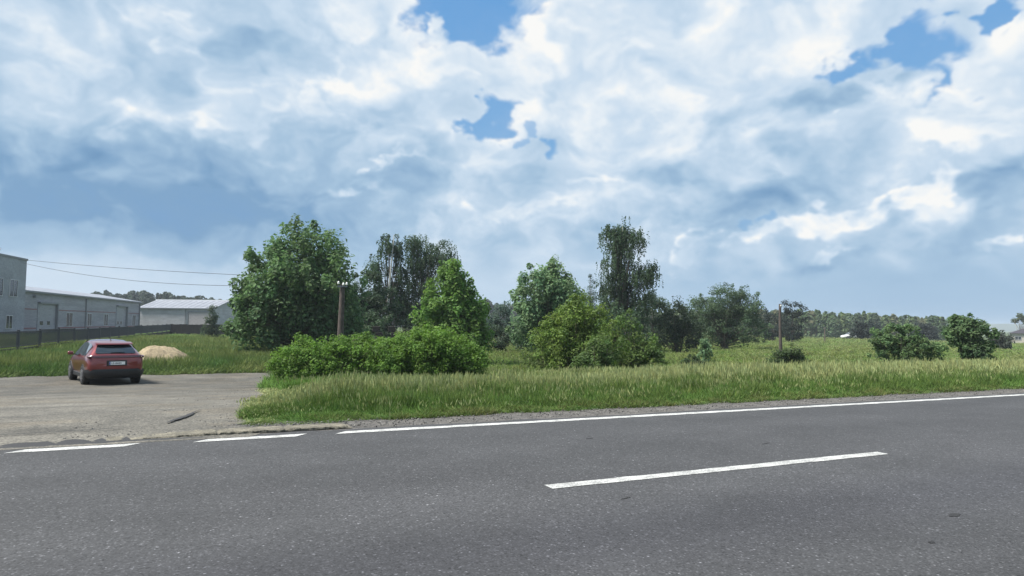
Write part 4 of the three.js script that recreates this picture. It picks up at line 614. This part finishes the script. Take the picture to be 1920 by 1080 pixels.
// ───────────────────────── cars, sand, ruin ─────────────────────────
// a crossover: nose to -z, tail to +z, origin on the ground under the middle
function makeCar(name, label, x, z, turn, paint, pitch = 0) {
  const y = H(x, -z) + 0.02, car = thing(name, label, 'car', [x, y, z], turn); car.rotation.order = 'YXZ'; car.rotation.x = pitch;
  const black = std([0.012, 0.012, 0.013], 0.55), glass = new THREE.MeshPhysicalMaterial({ color: new THREE.Color(0.012, 0.016, 0.02), roughness: 0.06, clearcoat: 1, clearcoatRoughness: 0.03 }), lampRed = new THREE.MeshPhysicalMaterial({ color: new THREE.Color(0.06, 0.004, 0.008), roughness: 0.15, clearcoat: 1 });
  // stations: [z, bottom, sill half width, widest half width, belt y, belt half width, top y, top half width]
  const S = [[2.29, 0.50, 0.55, 0.66, 0.80, 0.62, 0.90, 0.45], [2.26, 0.40, 0.66, 0.80, 0.88, 0.76, 1.02, 0.64], [2.20, 0.32, 0.72, 0.87, 0.95, 0.85, 1.09, 0.76], [2.08, 0.29, 0.76, 0.915, 1.0, 0.885, 1.15, 0.74], [1.9, 0.28, 0.79, 0.93, 1.03, 0.895, 1.30, 0.66], [1.7, 0.27, 0.81, 0.935, 1.04, 0.9, 1.44, 0.61], [1.5, 0.26, 0.82, 0.935, 1.04, 0.9, 1.53, 0.585], [1.2, 0.25, 0.83, 0.93, 1.03, 0.895, 1.585, 0.58], [0.7, 0.24, 0.84, 0.92, 1.01, 0.885, 1.62, 0.58], [0.1, 0.24, 0.84, 0.92, 0.99, 0.88, 1.625, 0.585], [-0.4, 0.24, 0.84, 0.92, 0.98, 0.88, 1.58, 0.57], [-0.8, 0.24, 0.84, 0.925, 0.98, 0.88, 1.40, 0.62], [-1.15, 0.24, 0.84, 0.93, 0.97, 0.88, 1.10, 0.72], [-1.5, 0.25, 0.83, 0.93, 0.94, 0.86, 1.03, 0.66], [-1.9, 0.27, 0.78, 0.91, 0.88, 0.8, 0.97, 0.58], [-2.15, 0.32, 0.68, 0.82, 0.80, 0.7, 0.88, 0.5], [-2.27, 0.42, 0.5, 0.62, 0.70, 0.52, 0.78, 0.4]];
  const ring = ([zz, b, sw, ww, by, bw, ty, tw]) => { const m = [[0, b], [sw * 0.7, b], [sw, b + 0.06], [lerp(sw, ww, 0.75), b + 0.2], [ww, lerp(b, by, 0.55)], [ww * 0.992, lerp(b, by, 0.78)], [bw, by], [lerp(bw, tw, 0.5), lerp(by, ty, 0.52)], [tw + 0.02, ty - Math.min(0.07, (ty - by) * 0.35)], [tw * 0.86, ty - 0.015], [tw * 0.45, ty + 0.008], [0, ty + 0.014]]; return [...m.map(([a, c]) => [a, c, zz]), ...m.slice(1, -1).reverse().map(([a, c]) => [-a, c, zz])]; };
  const rings = S.map(ring), K = rings[0].length, pos = [], idx = [];
  rings.forEach((q, i) => { q.forEach((v) => pos.push(...v)); if (i) for (let k = 0; k < K; k++) { const a = (i - 1) * K + k, b = (i - 1) * K + ((k + 1) % K), c = a + K, d = b + K; idx.push(a, c, b, b, c, d); } });
  for (const [i, flip] of [[0, 1], [S.length - 1, 0]]) { const cc = pos.length / 3; pos.push(0, (S[i][1] + S[i][6]) / 2, S[i][0] + (flip ? 0.01 : -0.01)); for (let k = 0; k < K; k++) { const a = i * K + k, b = i * K + ((k + 1) % K); flip ? idx.push(cc, a, b) : idx.push(cc, b, a); } }
  const bg = new THREE.BufferGeometry(); bg.setAttribute('position', new THREE.Float32BufferAttribute(pos, 3)); bg.setIndex(idx); bg.computeVertexNormals();
  const body = mesh('body', bg, paint, car);
  // panel over the rear slope from rows of [half width, y, z]
  const panel = (rows, cols = 8, power = 2) => { const P = [], I = []; rows.forEach(([w, yy, zz, bow = 0], j) => { for (let i = 0; i <= cols; i++) { const t = (i / cols) * 2 - 1; P.push(w * t, yy, zz - bow * Math.abs(t) ** power); } if (j) for (let i = 0; i < cols; i++) { const a = (j - 1) * (cols + 1) + i, c = a + cols + 1; I.push(a, a + 1, c, a + 1, c + 1, c); } }); const g = new THREE.BufferGeometry(); g.setAttribute('position', new THREE.Float32BufferAttribute(P, 3)); g.setIndex(I); g.computeVertexNormals(); return g; };
  mesh('rear_window', panel([[0.60, 1.155, 2.125, 0.03], [0.655, 1.175, 2.10, 0.03], [0.655, 1.22, 2.045, 0.03], [0.60, 1.34, 1.885, 0.04], [0.555, 1.43, 1.76, 0.05], [0.52, 1.45, 1.725, 0.05], [0.44, 1.458, 1.715, 0.05]]), glass, car);
  mesh('spoiler', panel([[0.60, 1.47, 1.86, 0.10], [0.62, 1.505, 1.845, 0.10], [0.60, 1.55, 1.62, 0.06], [0.59, 1.565, 1.45, 0.02]]), paint, car);
  mesh('wiper', new THREE.BoxGeometry(0.46, 0.02, 0.02).rotateZ(0.05).translate(0.05, 1.19, 2.105), black, car);
  mesh('tail_light', panel([[0.84, 1.0, 2.285, 0.14], [0.93, 1.02, 2.288, 0.22], [0.93, 1.075, 2.265, 0.22], [0.80, 1.095, 2.243, 0.10]], 24, 7), lampRed, car);
  for (const s of [-1, 1]) mesh('tail_light', new THREE.SphereGeometry(1, 12, 8).scale(0.07, 0.055, 0.17).translate(s * 0.865, 1.03, 2.1), lampRed, car);
  mesh('tailgate_crease', panel([[0.50, 0.69, 2.315, 0.03], [0.56, 0.71, 2.322, 0.04], [0.48, 0.93, 2.285, 0.03], [0.44, 0.95, 2.27, 0.03]]), paint, car);
  mesh('rear_bumper', panel([[0.72, 0.24, 2.16, 0.1], [0.90, 0.27, 2.28, 0.36], [0.985, 0.42, 2.33, 0.42], [0.985, 0.52, 2.335, 0.42], [0.965, 0.56, 2.33, 0.40], [0.86, 0.59, 2.318, 0.12]], 24, 7), black, car);
  mesh('reflector', mergeGeometries([-1, 1].map((s) => box(0.16, 0.035, 0.03, s * 0.68, 0.52, 2.24))), lampRed, car);
  // number plate
  const cv = document.createElement('canvas'); cv.width = 256; cv.height = 56; const cx = cv.getContext('2d'); cx.fillStyle = '#e9e9e6'; cx.fillRect(0, 0, 256, 56); cx.fillStyle = '#2b4a8f'; cx.fillRect(0, 0, 22, 56); cx.fillStyle = '#222'; cx.font = 'bold 46px sans-serif'; cx.fillText('LS-8463', 34, 45);
  const pt = new THREE.CanvasTexture(cv); pt.colorSpace = THREE.SRGBColorSpace;
  const rec = mesh('plate_recess', rbox(0.66, 0.2, 0.03, 0.012, 0, 0.81, 2.318), black, car);
  const pl = mesh('number_plate', box(0.52, 0.112, 0.012), std([0.85, 0.85, 0.84], 0.5), car); pl.position.set(0, 0.805, 2.342);
  mesh('plate_text', new THREE.PlaneGeometry(0.515, 0.108), new THREE.MeshStandardMaterial({ map: pt, roughness: 0.5 }), pl).position.z = 0.008;
  // side glass and pillars
  for (const s of [-1, 1]) {
    const q = (zz, lo) => { let i = 0; while (i < S.length - 2 && S[i + 1][0] > zz) i++; const t = clamp((S[i][0] - zz) / (S[i][0] - S[i + 1][0])), g = (k) => lerp(S[i][k], S[i + 1][k], t), by = g(4), bw = g(5), ty = g(6), tw = g(7); const yy = lo ? by + 0.03 : ty - 0.1, f = clamp((yy - by) / (ty - by)); const w = f < 0.52 ? lerp(bw, lerp(bw, tw, 0.5), f / 0.52) : lerp(lerp(bw, tw, 0.5), tw + 0.02, (f - 0.52) / 0.45); return [s * (w + 0.012), yy, zz]; };
    for (const [z0, z1] of [[1.55, 1.0], [0.92, -0.02], [-0.1, -0.95]]) { const gg = new THREE.BufferGeometry(), P = [], I = [], n = 6; for (let k = 0; k <= n; k++) { const zz = lerp(z0, z1, k / n), a = q(zz, true), b = q(zz, false), m = a.map((v, c) => (v + b[c]) / 2 + (c === 0 ? s * 0.012 : 0)); P.push(...a, ...m, ...b); if (k) for (const j of [0, 1]) { const o = (k - 1) * 3 + j; s > 0 ? I.push(o, o + 3, o + 1, o + 1, o + 3, o + 4) : I.push(o, o + 1, o + 3, o + 1, o + 4, o + 3); } } gg.setAttribute('position', new THREE.Float32BufferAttribute(P, 3)); gg.setIndex(I); gg.computeVertexNormals(); mesh('side_window', gg, glass, car); }
    const mir = mesh('wing_mirror', rbox(0.2, 0.14, 0.13, 0.05, s * 1.03, 1.08, -0.78), paint, car); mesh('mirror_arm', box(0.12, 0.03, 0.06, s * 0.9, 1.03, -0.78), black, mir);
    for (const [zz, nm] of [[1.33, 'rear'], [-1.33, 'front']]) {
      mesh('wheel_arch', new THREE.TorusGeometry(0.385, 0.05, 6, 18, Math.PI).rotateY(Math.PI / 2).scale(1.4, 1, 1).translate(s * 0.88, 0.34, zz), black, car);
      mesh('wheel_well', new THREE.CylinderGeometry(0.39, 0.39, 0.22, 20).rotateZ(Math.PI / 2).translate(s * 0.83, 0.36, zz), black, car);
      const wh = mesh('wheel', new THREE.CylinderGeometry(0.23, 0.23, 0.2, 18).rotateZ(Math.PI / 2).translate(s * 0.85, 0.345, zz), std([0.45, 0.45, 0.47], 0.35, { metalness: 0.8 }), car);
      const prof = [[0.22, -0.105], [0.31, -0.115], [0.345, -0.09], [0.348, 0], [0.345, 0.09], [0.31, 0.115], [0.22, 0.105]].map(([a, b]) => new THREE.Vector2(a, b));
      mesh('tyre', new THREE.LatheGeometry(prof, 28).rotateZ(Math.PI / 2).translate(s * 0.85, 0.348, zz), std([0.015, 0.015, 0.016], 0.9), wh);
      mesh('spokes', mergeGeometries(range(0, 4, 1).map((k) => new THREE.BoxGeometry(0.02, 0.4, 0.07).rotateX((k * Math.PI * 2) / 5).translate(s * 0.962, 0.345, zz))), std([0.25, 0.25, 0.27], 0.4, { metalness: 0.7 }), wh);
    }
    mesh('sill', rbox(0.08, 0.16, 2.1, 0.03, s * 0.86, 0.31, 0), black, car);
    mesh('headlight', new THREE.SphereGeometry(1, 10, 8).scale(0.16, 0.07, 0.18).translate(s * 0.66, 0.78, -2.05), new THREE.MeshPhysicalMaterial({ color: 0xdddddd, roughness: 0.1, clearcoat: 1 }), car);
  }
  const wd = panel([[0.66, 1.12, -1.17, -0.04], [0.62, 1.3, -0.97, -0.05], [0.56, 1.52, -0.56, -0.06]]); wd.index.array.reverse(); wd.computeVertexNormals(); mesh('windscreen', wd.translate(0, 0.022, -0.022), glass, car);
  mesh('antenna', new THREE.ConeGeometry(0.04, 0.11, 8).scale(0.6, 1, 1.6).translate(0, 1.66, 1.05), black, car);
  return car;
}
const copper = new THREE.MeshPhysicalMaterial({ color: new THREE.Color(0.20, 0.03, 0.029), metalness: 0.5, roughness: 0.28, clearcoat: 1, clearcoatRoughness: 0.06 });
makeCar('parked_car', 'copper red crossover car seen from behind, parked on the yard', -2.7, -31.55, 15 * RAD, copper);
const white = new THREE.MeshPhysicalMaterial({ color: new THREE.Color(0.75, 0.75, 0.74), roughness: 0.35, clearcoat: 1 });
makeCar('parked_car', 'tiny white car parked far across the field before the wood', 136.5, -108.6, 66 * RAD, white);

// sand heap behind the car
{
  const n = 44, g = new THREE.CircleGeometry(1, 64, 0, Math.PI * 2), tex = grainTexture(512, 401, [0.56, 0.505, 0.41], 0.2, 0.14, 0.02, -0.35), us = range(-1, 1, 2 / n);
  const heap = sheet(us, us, (a, b) => { const x = a * 2.4, z = b * 2.0, d = Math.hypot(x / 2.05, z / 1.75), h = 1.15 * Math.max(0, 1 - d ** 1.7) * (1 + 0.08 * N2(x * 0.8 + 4, z * 0.8)) + 0.05 * N2(x * 3, z * 3) * (d < 1 ? 1 - d * d * 0.5 : 0) + 0.03 * N2(x * 8, z * 8) * (d < 1 ? 1 : 0); return [x, h - 0.06 * sm(0.9, 1.1, d), -z]; }, null, 1 / 1.5);
  const o = thing('sand_heap', 'heap of pale sand beside the red car', 'sand heap', [-0.95, H(-0.95, 39.6), -39.6], 0.3);
  mesh('sand', heap, std([1, 1, 1], 1, { map: tex, bumpMap: tex, bumpScale: 0.03 }), o);
  const r = mulberry(402), st = [];
  for (let i = 0; i < 26; i++) { const a = r() * 6.28, d = Math.sqrt(r()), x = Math.cos(a) * d * 2, z = Math.sin(a) * d * 1.5, h = 1.12 * Math.max(0, 1 - Math.hypot(x / 2.3, z / 1.75) ** 1.35); st.push(new THREE.DodecahedronGeometry(0.035 + 0.06 * r(), 0).translate(x, h, z)); }
  mesh('clods', mergeGeometries(st), std([0.42, 0.35, 0.25], 1, { map: tex }), o);
}
// broken concrete wall under the birches
{
  const o = thing('ruined_wall', 'low broken concrete wall under the birches behind the hedge', 'wall', [13.9, H(13.9, 48.7), -48.75], -0.28), r = mulberry(410), m = [0, 1, 2].map((k) => std([0.42 + 0.08 * k, 0.41 + 0.08 * k, 0.39 + 0.08 * k], 0.95, { map: gravelTex }));
  for (let row = 0; row < 5; row++) for (let k = 0; k < 6; k++) { if ((row > 2 && (k === 1 || k === 3)) || (row === 4 && k > 3) || (row === 3 && k === 4)) continue; const w = 0.5 + 0.04 * r(), b = mesh('block', rbox(w, 0.42, 0.3, 0.03), m[(r() * 3) | 0], o); b.position.set(-1.35 + k * 0.55 + (row % 2) * 0.2, 0.22 + row * 0.44, (r() - 0.5) * 0.05); b.rotation.y = (r() - 0.5) * 0.06; }
  mesh('slab', rbox(1.5, 0.12, 0.5, 0.02, 1.3, 1.9, 0.02), m[2], o);
}
scene.fog = new THREE.FogExp2(new THREE.Color(0.78, 0.86, 0.95), 0.00035);
renderer.render(scene, camera);
